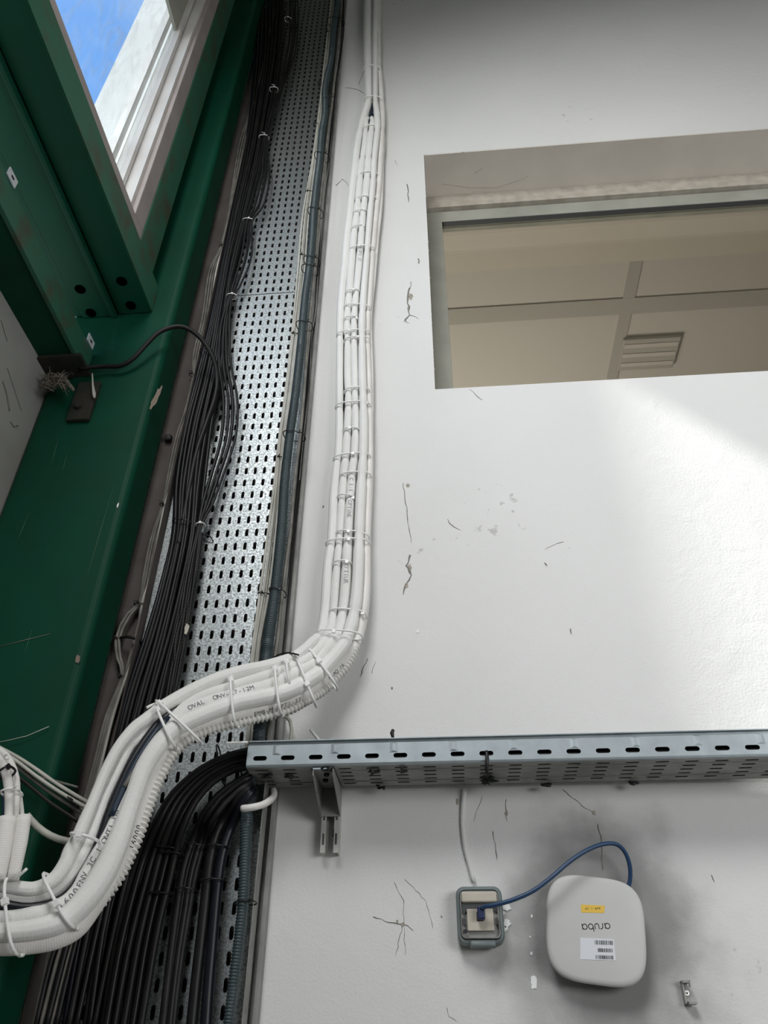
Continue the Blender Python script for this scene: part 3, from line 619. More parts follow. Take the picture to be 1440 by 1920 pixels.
# ================================================================== WHITE BUNDLE
DEPTH = [(-60,-0.300),(0,-0.290),(60,-0.280),(150,-0.255),(250,-0.225),(350,-0.195),(450,-0.160),(520,-0.135),(560,-0.115),(600,-0.085),(640,-0.062),(670,-0.052),(800,-0.050)]
def yb_(x, y):
    if y < 1150: return -0.035 - 0.012*min(1, max(0, (y-900)/250))
    v = None
    for (a, da), (b, db) in zip(DEPTH, DEPTH[1:]):
        if a <= x <= b: v = da+(db-da)*(x-a)/(b-a); break
    if v is None: v = DEPTH[0][1] if x < -60 else DEPTH[-1][1]
    k = min(1, (y-1150)/60); return v*k + (-0.047)*(1-k)
S = {}
def proj(p):
    q = ROT.transposed() @ (p-CAM); return (720+F*q.x/-q.z, 960-F*q.y/-q.z)
PINCH = {'A': [190, 244, 632, 766, 864, 1022, 1190], 'C': [244, 295, 332, 378, 404, 434, 471, 554, 581, 604, 630, 642, 738, 762, 812, 860, 897, 938, 1003, 1020, 1061, 1150, 1188],
         'D': [243, 295, 332, 378, 403, 432, 470, 553, 581, 604, 628, 641, 738, 762, 812, 859, 896, 938, 1003, 1020, 1061, 1150, 1188, 1222],
         'E': [188, 244, 332, 376, 471, 582, 628, 641, 737, 762, 859, 896, 1003, 1020, 1150, 1188], 'F': [188, 244, 470, 582, 641, 762, 859, 1010, 1153]}
def strand(key, name, pts, m, label, dy=0.0, rib=None, step=0.008, seg=14):
    """pts (px, py, width px); the depth follows the bundle"""
    path = pxpath([(q[0], q[1], yb_(q[0], q[1])+dy+(q[3] if len(q) > 3 else 0), q[2]) for q in pts], step=min(step, 0.005))
    if key in PINCH:
        out = []
        for p, r_ in path:
            x, y = proj(p); k = 1.0
            for ty in PINCH[key]: k -= 0.17*math.exp(-((y-ty)/(3.5+ty*0.004))**2)
            out.append((p, r_*1.03*k))
        path = out
    o = tube(name, path, m, seg=seg, rib=rib); tag(o, label, 'hose', 'white cable hoses tied in one bundle'); S[key] = (o, path)
    return o
strand('A', 'cable_hose', [(689,-20,15),(689,0,15),(689,60,15),(690,120,15),(691,170,14),(691,190,14),(684,215,14),(677,237,12),(669,280,14),(665,320,14),(661,350,14),(656,400,14),(650,450,14.5),(646,500,15),(641,550,15),(638,600,14),(637,700,13.5),(636.5,800,15),(634.5,850,15),(630,885,16),(626,930,17),(624,980,17.5),(621,1020,17.5),(615,1060,18),(612,1110,19),(609,1150,19),(602,1185,19),(585,1205,20),(566,1222,21),(546,1235,22),(498,1250,24),(459,1258,25),(420,1269,25),(390,1281,26),(357,1297,27),(323,1316,27),(300,1330,26),(272,1352,26),(252,1367,25),(224,1400,22),(202,1440,22),(186,1476,21),(173,1508,22),(159,1540,24),(147,1568,25),(132,1597,28),(124,1618,28),(106,1645,28),(85,1660,27),(60,1667,25),(30,1664,24),(0,1658,24),(-40,1646,24)], M['hose_ridge'], 'left-hand creased white hose, on the outer upper side of the bend')
strand('B', 'cable_hose', [(697,-20,10),(697,60,10),(697,130,10),(695,190,9),(686,215,9),(679,240,8),(671,280,8),(667,330,8),(658,400,8),(648,480,8),(641,550,8),(638,620,8),(637,700,8),(636,800,8),(635,870,8),(627,930,9),(623,1000,10),(619,1050,10),(613,1110,11),(610,1160,12),(603,1193,14),(588,1212,16),(560,1235,18),(500,1256,20),(440,1271,22),(390,1288,23),(350,1307,23),(330,1319,23),(311,1332,24),(293,1350,24),(278,1367,24),(260,1388,23),(243,1402,22),(221,1448,22),(206,1478,21),(195,1503,22),(183,1540,25),(172,1568,26),(157,1600,29),(143,1625,30),(122,1650,31),(97,1672,30),(65,1684,29),(35,1684,27),(0,1678,26),(-40,1668,25)], M['hose_ridge'], 'creased white hose paired against the left-hand hose, on its inner side', dy=0.010)
strand('C', 'cable_hose', [(690,222,7,0.01),(687,226,8),(686,240,9.5),(683.5,270,10),(680,295,11),(677,315,12),(674,350,12.5),(669,400,13),(663,450,13.5),(659,500,13.5),(655,550,14),(651,600,14),(652,650,13),(652,700,13.5),(653.5,750,14),(652,800,15),(649,850,16),(644,900,16),(640,960,15),(636,1020,14.5),(632,1060,15),(629,1100,16),(626,1140,16),(619,1180,17),(610,1200,18),(594,1222,20),(560,1246,21),(507,1266,22),(465,1279,22),(430,1290,22),(390,1303,22),(360,1317,20),(336,1334,18),(315,1358,18),(290,1395,18),(262,1440,18),(240,1482,18),(224,1517,19),(206,1555,19),(189,1587,20),(172,1615,20),(158,1640,21),(143,1669,22),(120,1692,24),(85,1709,26),(60,1714,26),(30,1720,26),(0,1722,26),(-40,1718,26)], M['hose'], 'fine-ringed white hose second from left, capped under the split at the top', dy=-0.003)
strand('D', 'cable_hose', [(697,221,7,0.01),(698,226,8),(697,240,12),(693,270,13),(690.5,300,13.5),(687,350,14),(681,400,13.5),(677,450,13),(673,500,13.5),(668,550,13.5),(664,600,13.5),(664,650,13.5),(665,700,14),(666,750,14),(667,800,15),(665,850,16),(660,890,17),(658,920,17),(655,960,17),(652,1020,18.5),(650,1060,19),(648,1100,20),(644,1140,20),(636,1180,20),(624,1203,21),(605,1226,22),(590,1244,23),(556,1262,24),(513,1283,25),(459,1299,25),(420,1309,24),(385,1319,23),(355,1331,22),(332,1345,20),(312,1370,18),(292,1400,18),(262,1455,16),(240,1500,14)], M['hose'], 'printed fine-ringed white hose in the middle of the bundle', dy=-0.006)
strand('E', 'cable_hose', [(704,-20,9),(704,30,9),(703.5,70,9),(704,120,9),(704,160,9),(704,190,9.5),(707,215,12),(708,240,12),(705.5,265,11),(702,300,11),(699,350,11.5),(694,400,11.5),(690,450,11.5),(686,500,12),(682,550,13),(679,600,14),(679,650,14),(679.5,700,15),(681,750,16),(682,800,16.5),(681,850,17),(678,900,18.5),(675,960,19),(673,1020,20),(671,1080,21),(667,1130,22.5),(658,1175,24),(643,1210,25),(614,1246,28),(585,1272,29),(537,1297,30),(478,1311,30),(440,1319,30),(390,1337,30),(340,1359,31),(312,1380,33),(290,1408,35),(268,1445,34),(252,1490,33),(239,1527,34),(218,1587,42),(193,1640,46),(160,1688,46),(120,1725,42),(67,1742,36),(0,1747,34),(-40,1745,34)], M['hose_ridge'], 'broad bright white hose on the right face of the bundle', dy=-0.012)
strand('F', 'cable_hose', [(708,-20,8),(709,40,8),(710,90,8),(708,108,9),(713,150,9.5),(715,183,9.5),(717,215,10),(716,250,11),(713,300,11),(710,350,11),(705,400,11),(700,450,12),(696,500,12),(692,560,12),(689,600,12),(689,650,11),(691,700,11),(692,750,11.5),(693,850,13),(690,920,14),(688,980,14.5),(687,1040,15),(686,1100,16),(682,1140,17),(674,1180,18),(664,1210,19),(640,1243,21),(595,1285,22),(556,1307,22),(498,1327,22),(439,1341,22),(407,1350,22),(357,1366,23),(325,1389,24),(303,1420,24),(284,1462,25),(270,1495,25),(258,1530,26),(248,1565,27),(230,1610,28),(205,1655,30),(172,1705,34),(142,1742,36),(100,1762,36),(40,1772,34),(0,1773,34),(-40,1770,34)], M['hose_smooth'], 'ivory printed hose along the right edge of the bundle', dy=0.004)
strand('H', 'cable_hose', [(713,-20,6),(711,60,6),(712,100,6),(712,140,6),(709,180,6),(713,230,7),(719,262,7),(717,300,7),(714,380,8),(707,450,8),(701,520,8),(694,600,8),(697,700,7),(697,800,7),(696,900,8),(692,1000,8),(691,1100,9),(686,1150,10),(676,1195,10),(655,1232,11)], M['hose_smooth'], 'thin pale hose showing at the far right edge of the upper bundle', dy=0.014)
strand('G', 'corrugated_hose', [(672,1195,14),(668,1212,15),(661,1229,16),(650,1250,17),(634,1268,17),(607,1295,17.5),(572,1316,18),(537,1334,18),(478,1349,18),(430,1360,18),(407,1365,19),(373,1377,20),(343,1394,22),(322,1417,23),(308,1442,24),(292,1475,24),(280,1508,24),(272,1530,24),(262,1560,24),(246,1600,24),(226,1642,23),(206,1672,22),(184,1702,20),(162,1724,18),(140,1742,14)], M['hose_corr'], 'coarse corrugated white hose along the lower edge of the bend', dy=0.004, rib=(0.0078, 0.0042), step=0.001, seg=14)
# dark cables glimpsed inside the bundle
def dark(pts, r, m, label, dy=0.014):
    tag(tube('inner_cable', constr(pxpath([(x, y, yb_(x, y)+dy, 5) for x, y in pts], step=0.01), r), m, seg=10), label, 'cable', 'dark cables inside the white bundle')
dark([(699,196),(697,208),(694,222),(690,240)], 0.0065, M['blue_dark'], 'navy cable glimpsed in the split at the top of the white bundle', 0.008)
dark([(700,215),(690,250),(676,300),(668,360),(660,420),(652,480),(646,540),(642,600),(644,660),(647,720),(646,800),(640,870),(634,920),(630,1000),(620,1080)], 0.005, M['black'], 'black cable hidden in the gap beside the left-hand hose', 0.010)
dark([(470,1283),(430,1292),(390,1304),(350,1322),(322,1338),(300,1355),(283,1375),(262,1405),(243,1437),(228,1470),(214,1502),(201,1535),(188,1575),(173,1612),(158,1642),(133,1674),(105,1692),(75,1701),(40,1703),(0,1695),(-40,1688)], 0.0072, M['navy'], 'black cable running in the open gap of the bend', 0.000)
dark([(318,1346),(296,1368),(275,1398),(254,1432),(238,1464),(223,1498),(209,1530)], 0.0052, M['blue_dark'], 'navy blue cable rising in the open gap of the bend', -0.008)
dark([(277,1402),(266,1422),(255,1440),(244,1458),(233,1474)], 0.0032, M['grey_cable'], 'short grey strip clipped on the navy cable', -0.013)

# printed characters on hoses
def text_mesh(name, body, size, mtx_fn, m, parent):
    """every character as thin flat geometry placed by mtx_fn(advance) -> Matrix"""
    mbx = MB(); adv = 0.0
    for ch in body:
        cu = bpy.data.curves.new('t', 'FONT'); cu.body = ch; cu.size = size; cu.align_x = 'CENTER'; cu.extrude = 0.00008
        ob_ = bpy.data.objects.new('t', cu); col.objects.link(ob_)
        dg = bpy.context.evaluated_depsgraph_get(); me = bpy.data.meshes.new_from_object(ob_.evaluated_get(dg))
        mt = mtx_fn(adv); mbx.add([mt @ v.co for v in me.vertices], [list(p.vertices) for p in me.polygons])
        bpy.data.objects.remove(ob_); bpy.data.curves.remove(cu); bpy.data.meshes.remove(me); adv += size*0.66
    return mbx.build(name, m, parent) if mbx.v else None
def print_on(key, px, py, body, size, m, flip=False, side=0.0):
    o, path = S[key]
    tgt = min(range(len(path)), key=lambda i: (lambda q: (q[0]-px)**2+(q[1]-py)**2)(proj(path[i][0])))
    sgn = -1 if flip else 1
    def fn(adv):
        d = adv; i = tgt; direc = 1 if sgn > 0 else -1
        while 0 < i < len(path)-1 and d > 0:
            l = (path[i+direc][0]-path[i][0]).length
            if d < l: break
            d -= l; i += direc
        p, r = path[i]; q = path[min(max(i+direc, 0), len(path)-1)][0]
        T = (q-p).normalized(); p = p+T*d
        Cn = (CAM-p).normalized(); N = (Cn-T*Cn.dot(T)).normalized(); U = N.cross(T)
        N2 = (N*math.cos(side)+U*math.sin(side)).normalized(); U2 = N2.cross(T)
        org = p+N2*(r+0.0003)-U2*size*0.35
        return Matrix(((T.x, U2.x, N2.x, org.x), (T.y, U2.y, N2.y, org.y), (T.z, U2.z, N2.z, org.z), (0, 0, 0, 1)))
    text_mesh('printing', body, size, fn, m, o)
def proj(p):
    q = ROT.transposed() @ (p-CAM); return (720+F*q.x/-q.z, 960-F*q.y/-q.z)
print_on('D', 352, 1331, 'OVAL', 0.011, M['ink'], flip=True, side=0.35)
print_on('D', 402, 1316, 'ONV-27-12M', 0.011, M['ink'], flip=True, side=0.5)
print_on('C', 108, 1700, '1600', 0.012, M['ink'], flip=True)
print_on('C', 146, 1660, 'ENV 3C 1 ONTI-UV', 0.011, M['ink'], flip=True)
print_on('F', 240, 1592, '16000', 0.011, M['ink_black'], flip=True, side=-0.5)
print_on('F', 478, 1331, 'EMB-M-OPTI-27', 0.0105, M['ink'], flip=True, side=-0.55)
print_on('F', 612, 1270, 'M-AQ 16', 0.010, M['ink'], flip=True, side=-0.4)
print_on('D', 661, 905, 'C 1-1 M OPTINE', 0.0125, M['ink_faint'])
print_on('D', 650, 1065, 'OPTIUR', 0.013, M['ink_faint'])
print_on('D', 677, 470, 'M OPTI 27', 0.012, M['ink_faint'])

# ------------------------------------------------------------------ cable ties
def tie(name, ax_, ay_, bx, by, Yf, m, label, group, depth=0.02, wd=0.0016, head=None, tail=None, bow=0.0):
    """loop around a bundle whose visible width runs from pixel a to pixel b; Yf = y of front surface"""
    a = P(ax_, ay_, Yf+depth*0.5); b = P(bx, by, Yf+depth*0.5); c_ = (a+b)/2; u = (b-a)/2
    fwd = Vector((0, -1, 0)); path = []
    n = 22
    for k in range(n+1):
        t = 2*math.pi*k/n
        sx = math.copysign(abs(math.cos(t))**0.7, math.cos(t)); sy = math.copysign(abs(math.sin(t))**0.7, math.sin(t))
        path.append((c_ + u*sx*1.02 + fwd*(depth*0.5*sy) + Vector((0, 0, bow*abs(math.sin(t)))), wd))
    t_ = thing(name, c_, label, 'cable tie', group)
    tube('strap', path, m, t_, 6)
    hp = head if head is not None else 0.7
    hc = c_ + u*(hp*2-1) + fwd*(depth*0.5*max(0.0, 1-abs(hp*2-1)**2)**0.5+0.001)
    ud = u.normalized(); s_ = wd*1.9
    hb = MB(); w3 = ud.cross(fwd).normalized()
    hb.add([hc+ud*i_*s_+fwd*j_*s_*0.8+w3*k_*s_ for i_ in (-1, 1) for j_ in (-1, 1) for k_ in (-1, 1)], [(0,1,3,2),(4,6,7,5),(0,4,5,1),(2,3,7,6),(0,2,6,4),(1,5,7,3)])
    hb.build('head', m, t_, bevel=wd*0.4)
    if tail:
        tube('tail', [(hc, wd*0.8), (hc+fwd*0.006+ud*0.004, wd*0.8), (hc+ud*tail+fwd*0.008, wd*0.6)], m, t_, 6)
    return t_
WL = [(684,189,719,191),(683,130,715,134),(682,245,714,243),(674,332,709,331),(669,378,706,376),(664,404,690,402),(659,434,684,431),(656,472,702,470),(648,555,676,552),(645,580,694,582),(645,605,672,603),(632,632,693,627),(646,643,694,641),(646,738,693,736),(630,766,694,762),(645,813,675,812),(626,864,694,858),(638,897,696,895),(633,937,666,940),(631,1003,692,1010),(612,1022,692,1020),(625,1062,661,1062),(619,1150,688,1156),(594,1190,680,1196)]
for i, (a, b, c_, d) in enumerate(WL):
    tie('cable_tie', a, b, c_, d, yb_(a, b)-0.019, M['tie_white'], 'white nylon tie, %s down the upright part of the white hose bundle' % ORD[i], 'white ties on the upright bundle', depth=0.036, wd=0.0019, head=[0.55, 0.75, 0.9, 0.4][i % 4], bow=0.004)
WB = [((578,1218),(632,1290),0.45),((553,1226),(592,1322),0.7),((518,1252),(528,1340),0.1),((436,1272),(444,1362),0.1),((540,1243),(546,1290),0.1)]
labs = ['white tie where the bundle turns the corner toward the left', 'long looping white tie just left of the bundle corner', 'white tie on the bend above the end of the horizontal tray', 'white tie crossing the printed hose of the bend', 'short white tie on the inner hoses near the corner']
for (a, b, h), lb_ in zip(WB, labs):
    mx_ = ((a[0]+b[0])/2, (a[1]+b[1])/2)
    tie('cable_tie', *a, *b, yb_(*mx_)-0.032, M['tie_white'], lb_, 'white ties on the bend', depth=0.046, wd=0.0024, head=h)
for a, b, h, lb_ in (((296,1318),(376,1392),0.12,'right strap of the crossed white ties on the bend'), ((298,1330),(330,1402),0.12,'left strap of the crossed white ties on the bend'),
                 ((139,1568),(185,1578),0.5,'white tie around the paired left hoses halfway down'), ((88,1640),(141,1740),0.62,'white tie with a bulky head at the bottom curve of the hoses'), ((20,1650),(36,1790),0.35,'white tie crossing all hoses at the left edge')):
    mx_ = ((a[0]+b[0])/2, (a[1]+b[1])/2)
    tie('cable_tie', *a, *b, yb_(*mx_)-0.034, M['tie_white'], lb_, 'white ties on the bend', depth=0.05, wd=0.0024, head=h)
# cut tie tail end left of bend
tag(tube('tie_tail', pxpath([(296,1318,-0.215,5),(284,1322,-0.222,5),(275,1327,-0.226,6)], step=0.004), M['tie_white'], seg=6), 'stubby cut tie end sticking out left of the bend', 'cable tie')
# black ties on conduit and cream cables
for i, (a, b, c_, d, lb_) in enumerate([(614,40,646,42,'a'),(606,192,627,188,'b'),(590,292,618,297,'c'),(578,396,606,402,'d'),(570,488,600,492,'e'),(566,504,598,508,'e'),(556,610,586,612,'f'),(532,815,572,820,'g'),(506,1108,536,1114,'h'),(442,1694,480,1692,'i')]):
    nm = 'lower of the twin black ties on the slate conduit just above the tray joint' if i == 5 else {'a': 'topmost black tie on the slate conduit near the top edge', 'b': 'black tie with a sprung head where the slate conduit wriggles', 'c': 'black tie on the slate conduit above the window head level', 'd': 'black tie on the slate conduit level with the top of the bright tray slots', 'e': 'upper of the twin black ties on the slate conduit just above the tray joint', 'f': 'black tie on the slate conduit just below the tray joint', 'g': 'black tie on the slate conduit at the small wall bracket mark', 'h': 'black tie with curled tail on the slate conduit above the white bend', 'i': 'black tie on the slate conduit below the horizontal tray'}[lb_]
    tie('cable_tie', a, b, c_, d, -0.092, M['tie_black'], nm, 'black ties on the slate conduit', depth=0.036, wd=0.0013, head=0.75, tail=0.008)
for i, (a, b, c_, d) in enumerate(((611,62,621,62),(596,157,604,157),(588,234,598,235),(573,361,586,361),(562,480,574,481),(546,627,560,629),(520,858,530,860),(484,1113,508,1116))):
    tie('cable_tie', a, b, c_, d, -0.058, M['tie_black'], 'small black tie on the cream cables beside the slate conduit, %s from the top' % ORD[i], 'small black ties on the cream cables', depth=0.014, wd=0.0012, head=0.3, tail=0.004)
for i, (a, b, c_, d) in enumerate(((471,198,484,204),(411,462,424,464),(355,702,370,706),(300,946,316,950),(252,1133,272,1134),(214,1200,228,1200),(222,1270,240,1272))):
    tie('cable_tie', a, b, c_, d, -0.032, M['tie_black'], 'small black tie on the dusty cables of the backboard, %s from the top' % ORD[i], 'small black ties on the backboard cables', depth=0.014, wd=0.0012, head=0.4, tail=-0.006)
for i, (a, b, c_, d) in enumerate(((534,36,546,37),(506,168,521,168),(486,258,504,258),(456,414,476,415),(426,556,444,556),(368,986,384,984))):
    tie('cable_tie', a, b, c_, d, -0.074, M['tie_white'], ['topmost white tie on the loose dark cables', 'second white tie down on the loose dark cables, legs splayed', 'third white tie down on the loose dark cables, legs splayed', 'long white tie on the loose dark cables beside the first clear tray slots', 'white tie on the loose dark cables at the tray joint', 'lowest white tie on the loose dark cables'][i], 'white ties on the loose dark cables', depth=0.02, wd=0.0014, head=0.6, tail=(-0.008 if i in (1, 2) else None))
for i, (a, b, c_, d) in enumerate(((325,978,362,984),(376,660,400,662),(380,1008,398,1012))):
    tie('cable_tie', a, b, c_, d, -0.074, M['tie_black'], ['black tie around the dark cable bunch level with the lowest white tie', 'black tie on the dark bunch just under the looping black cable', 'black tie at the right edge of the dark bunch below the lowest white tie'][i], 'black ties on the dark bunch', depth=0.03, wd=0.0013, head=0.5, tail=0.006)
for i, (a, b, c_, d) in enumerate(((291,1590,336,1594),(300,1600,345,1604),(352,1585,388,1590),(388,1588,428,1590),(283,1676,322,1678),(330,1668,370,1670),(376,1652,424,1652),(408,1398,420,1470),(445,1420,454,1482))):
    tie('cable_tie', a, b, c_, d, -0.082, M['tie_black'], ['upper twin of the black ties around the left fanning cables', 'lower twin of the black ties around the left fanning cables', 'upper black tie on the middle fanning cables', 'upper black tie joining the two thick cables', 'low black tie on the left fanning cables', 'low black tie on the middle fanning cables', 'low black tie joining the two thick cables', 'black tie across the fanning cables left of the tray end', 'black tie right at the end of the horizontal tray'][i], 'black ties on the fanning cables', depth=0.034, wd=0.0014, head=0.5, tail=0.006)

# ================================================================== LEFT EDGE: tubes and thin cables
tube_l = thing('sleeved_riser', P(20, 1600, -0.30), 'pair of short white sleeves standing on the hoses at the left edge', 'hose')
for pts, nm, m_ in (([(12,1534,-0.31,36),(4,1590,-0.31,35),(-8,1650,-0.31,34)], 'sleeve', M['hose_smooth']), ([(45,1530,-0.30,26),(38,1580,-0.30,26),(24,1650,-0.30,22)], 'sleeve', M['hose_smooth'])):
    tube(nm, pxpath(pts, step=0.01), m_, tube_l, 16)
for pts, lb_ in (([(-30,1412,-0.33,16),(-5,1420,-0.325,16),(8,1440,-0.32,17),(16,1475,-0.315,17),(17,1510,-0.31,16),(16,1545,-0.305,15)], 'outer white cable arching into the left-edge sleeve'),
             ([(-30,1396,-0.30,14),(0,1408,-0.30,14),(18,1428,-0.30,15),(29,1460,-0.298,15),(31,1500,-0.295,13),(28,1545,-0.292,12)], 'inner white cable arching over the left-edge sleeve'),
             ([(20,1440,-0.285,8),(34,1480,-0.285,8),(40,1510,-0.285,8),(42,1540,-0.285,8)], 'thin white cable at the right of the left-edge arch')):
    tag(tube('arched_cable', pxpath(pts, step=0.01), M['hose_smooth'], seg=12), lb_, 'cable', 'white cables arching at the left edge')
tag(tube('inner_cable', pxpath([(6,1480,-0.295,8),(8,1510,-0.295,8),(8,1545,-0.295,8)], step=0.01), M['blue'], seg=10), 'navy cable peeking behind the arched white cables at the left edge', 'cable')
tie('cable_tie', 0, 1458, 24, 1440, -0.335, M['tie_black'], 'black tie on the arching white cables at the left edge', 'ties at the left edge', depth=0.03, wd=0.0018, head=0.9)
tie('cable_tie', 8, 1492, 36, 1484, -0.330, M['tie_white'], 'white tie with a curly head on the arching cables at the left edge', 'ties at the left edge', depth=0.04, wd=0.0016, head=0.9, tail=0.010)
tag(tube('tie_tail', pxpath([(26,1650,-0.315,5),(36,1642,-0.32,5.5),(50,1629,-0.325,6)], step=0.005), M['tie_white'], seg=6), 'straight white tie tail sticking up beside the left-edge sleeves', 'cable tie')
tag(tube('clip_ring', constr(pxpath([(8,1419,-0.34,4),(13,1414,-0.342,4),(18,1418,-0.342,4),(14,1424,-0.342,4),(8,1419,-0.34,4)], step=0.003), 0.0013), M['tie_white'], seg=6), 'tiny square white clip at the top of the left-edge arch', 'clip')
thin = [([(-20,1392),(30,1418),(70,1444),(110,1472),(170,1508)], M['cream_cable'], 0.0032), ([(-20,1396),(28,1425),(66,1454),(110,1484),(168,1518)], M['cream_cable'], 0.0030),
        ([(-20,1402),(24,1432),(62,1462),(106,1494),(160,1528)], M['grey_cable'], 0.0032), ([(-20,1410),(22,1446),(56,1474),(98,1508),(150,1542)], M['black2'], 0.0032), ([(-20,1404),(60,1452),(100,1463),(146,1476)], M['grey_cable'], 0.0018)]
for i, (pts, m_, r_) in enumerate(thin):
    tag(tube('stray_cable', constr(pxpath([(x, y, -0.165-0.008*(i % 2), 4) for x, y in pts], step=0.015), r_), m_, seg=8),
        ['topmost cream cable slanting across the column toward the backboard', 'second cream cable slanting across the column', 'dusty grey cable slanting across the column under the cream ones', 'dark cable lowest of the slanting group across the column', 'thin grey wire splitting upward from the slanting group'][i], 'cable', 'cables slanting across the column foot')
tag(tube('drooping_cable', constr(pxpath([(50,1528,-0.22,8),(70,1550,-0.21,8),(95,1567,-0.20,8),(125,1577,-0.19,8),(160,1578,-0.18,8)], step=0.01), 0.0052), M['cream_cable'], seg=10), 'drooping cream cable sagging behind the left hoses', 'cable')
tag(tube('taut_string', constr(pxpath([(-10,1393,-0.14,2),(50,1380,-0.138,2),(92,1362,-0.135,2)], step=0.02), 0.0007), M['cream_cable'], seg=6), 'fine pale string stretched across the green column', 'string')
tie('cable_tie', 128, 1494, 146, 1512, -0.176, M['tie_black'], 'black tie on the slanting cables across the column', 'ties at the left edge', depth=0.016, wd=0.0015, head=0.5, tail=0.01)

# ================================================================== HORIZONTAL TRAY
ZTB = 2.032; YF = -0.133; YBK = -0.022; HT = 0.045
xh0 = P(463, 1420, YF).x; xh1 = 2.6
ht = thing('cable_tray', (xh0, YF, ZTB), 'horizontal galvanised slotted cable tray running right along the white wall', 'cable tray')
PS = 0.0473; n = int((xh1-xh0)/PS)+1
sx0 = P(592, 1418, YF).x - 2*PS
def slot_cells_h(mbx, x0, nx, px, z0, z1, zc_, l_, w_, fn, th):
    """row of horizontal stadium slots. fn(x, v, d) -> Vector with d = depth into sheet"""
    for i in range(nx):
        cx = x0+i*px; xa_, xb_ = cx-px/2, cx+px/2; r_ = w_/2; h_ = l_/2-r_
        top = [(cx-h_-r_, zc_)]+[(cx-h_-r_*math.cos(t), zc_+r_*math.sin(t)) for t in (R(45), R(90))]+[(cx+h_-r_*math.cos(t), zc_+r_*math.sin(t)) for t in (R(90), R(135))]+[(cx+h_+r_, zc_)]
        bot = [(a_, 2*zc_-b_) for a_, b_ in top]; k = len(mbx.v)
        pts = [(xa_, zc_), (xa_, z1), (xb_, z1), (xb_, zc_)]+top+[(xb_, z0), (xa_, z0)]+bot[1:-1]
        mbx.v += [fn(a_, b_, 0) for a_, b_ in pts]
        mbx.f += [[k+q for q in (0, 1, 2, 3, 9, 8, 7, 6, 5, 4)], [k+q for q in (0, 4, 12, 13, 14, 15, 9, 3, 10, 11)]]
        lo_ = [4, 5, 6, 7, 8, 9, 15, 14, 13, 12]; kk = len(mbx.v)
        mbx.v += [fn(pts[q][0], pts[q][1], th) for q in lo_]
        for q in range(10): mbx.f.append([k+lo_[q], k+lo_[(q+1)%10], kk+(q+1)%10, kk+q])
side = MB(); slot_cells_h(side, sx0, n, PS, ZTB+0.004, ZTB+HT-0.008, ZTB+0.0150, 0.0235, 0.0080, lambda x, v, d: Vector((x, YF+d, v)), 0.0012)
xs_, xe_ = sx0-PS/2, sx0+(n-0.5)*PS
side.add([(xh0, YF, ZTB+0.004), (xs_, YF, ZTB+0.004), (xs_, YF, ZTB+HT-0.008), (xh0, YF, ZTB+HT-0.008)], [(0,1,2,3)])
# bends at bottom and top edges, rolled lip
def strip(mbx, prof, xa_, xb_):
    k = len(mbx.v); m_ = len(prof)
    for x in (xa_, xb_): mbx.v += [Vector((x, y, z)) for y, z in prof]
    for i in range(m_-1): mbx.f.append([k+i, k+i+1, k+m_+i+1, k+m_+i])
strip(side, [(YF, ZTB+0.004), (YF+0.0012, ZTB+0.0012), (YF+0.004, ZTB)], xh0, xe_)
so_ = link_mesh('side_wall', side.v, side.f, M['galv2'], ht)
lip = MB(); strip(lip, [(YF, ZTB+HT-0.008), (YF+0.0006, ZTB+HT-0.0072), (YF+0.006, ZTB+HT-0.0070), (YF+0.006, ZTB+HT-0.0018), (YF-0.001, ZTB+HT-0.0016), (YF-0.001, ZTB+HT), (YF+0.006, ZTB+HT+0.0004)], xh0, xe_)
strip(lip, [(YBK-0.012, ZTB+HT+0.006), (YBK-0.012, ZTB+HT+0.014), (YBK, ZTB+HT+0.016)], xh0+0.004, xe_)
link_mesh('rolled_lip', lip.v, lip.f, M['galv2'], ht)
bot = MB(); rows = [-0.1165, -0.0975, -0.0785, -0.0595, -0.0405]; bounds = [-0.129, -0.107, -0.088, -0.069, -0.050, YBK]
for (yr, y0_, y1_) in zip(rows, bounds, bounds[1:]):
    slot_cells_h(bot, sx0, n, PS, y0_, y1_, yr, 0.0225, 0.0062, lambda x, v, d: Vector((x, v, ZTB+d)), 0.0012)
    bot.add([(xh0, y0_, ZTB), (xs_, y0_, ZTB), (xs_, y1_, ZTB), (xh0, y1_, ZTB)], [(0,1,2,3)])
link_mesh('slotted_base', bot.v, bot.f, M['galv_dull'], ht)
rb = MB()
for yr in (-0.107, -0.050): rb.box((xh0, yr-0.0012, ZTB-0.0014), (xe_, yr+0.0012, ZTB+0.0002))
rb.build('stiffening_rib', M['galv_dull'], ht)
bk = MB(); bk.box((xh0, YBK-0.0012, ZTB), (xe_, YBK, ZTB+HT+0.006)); bk.build('rear_wall', M['galv_dull'], ht)
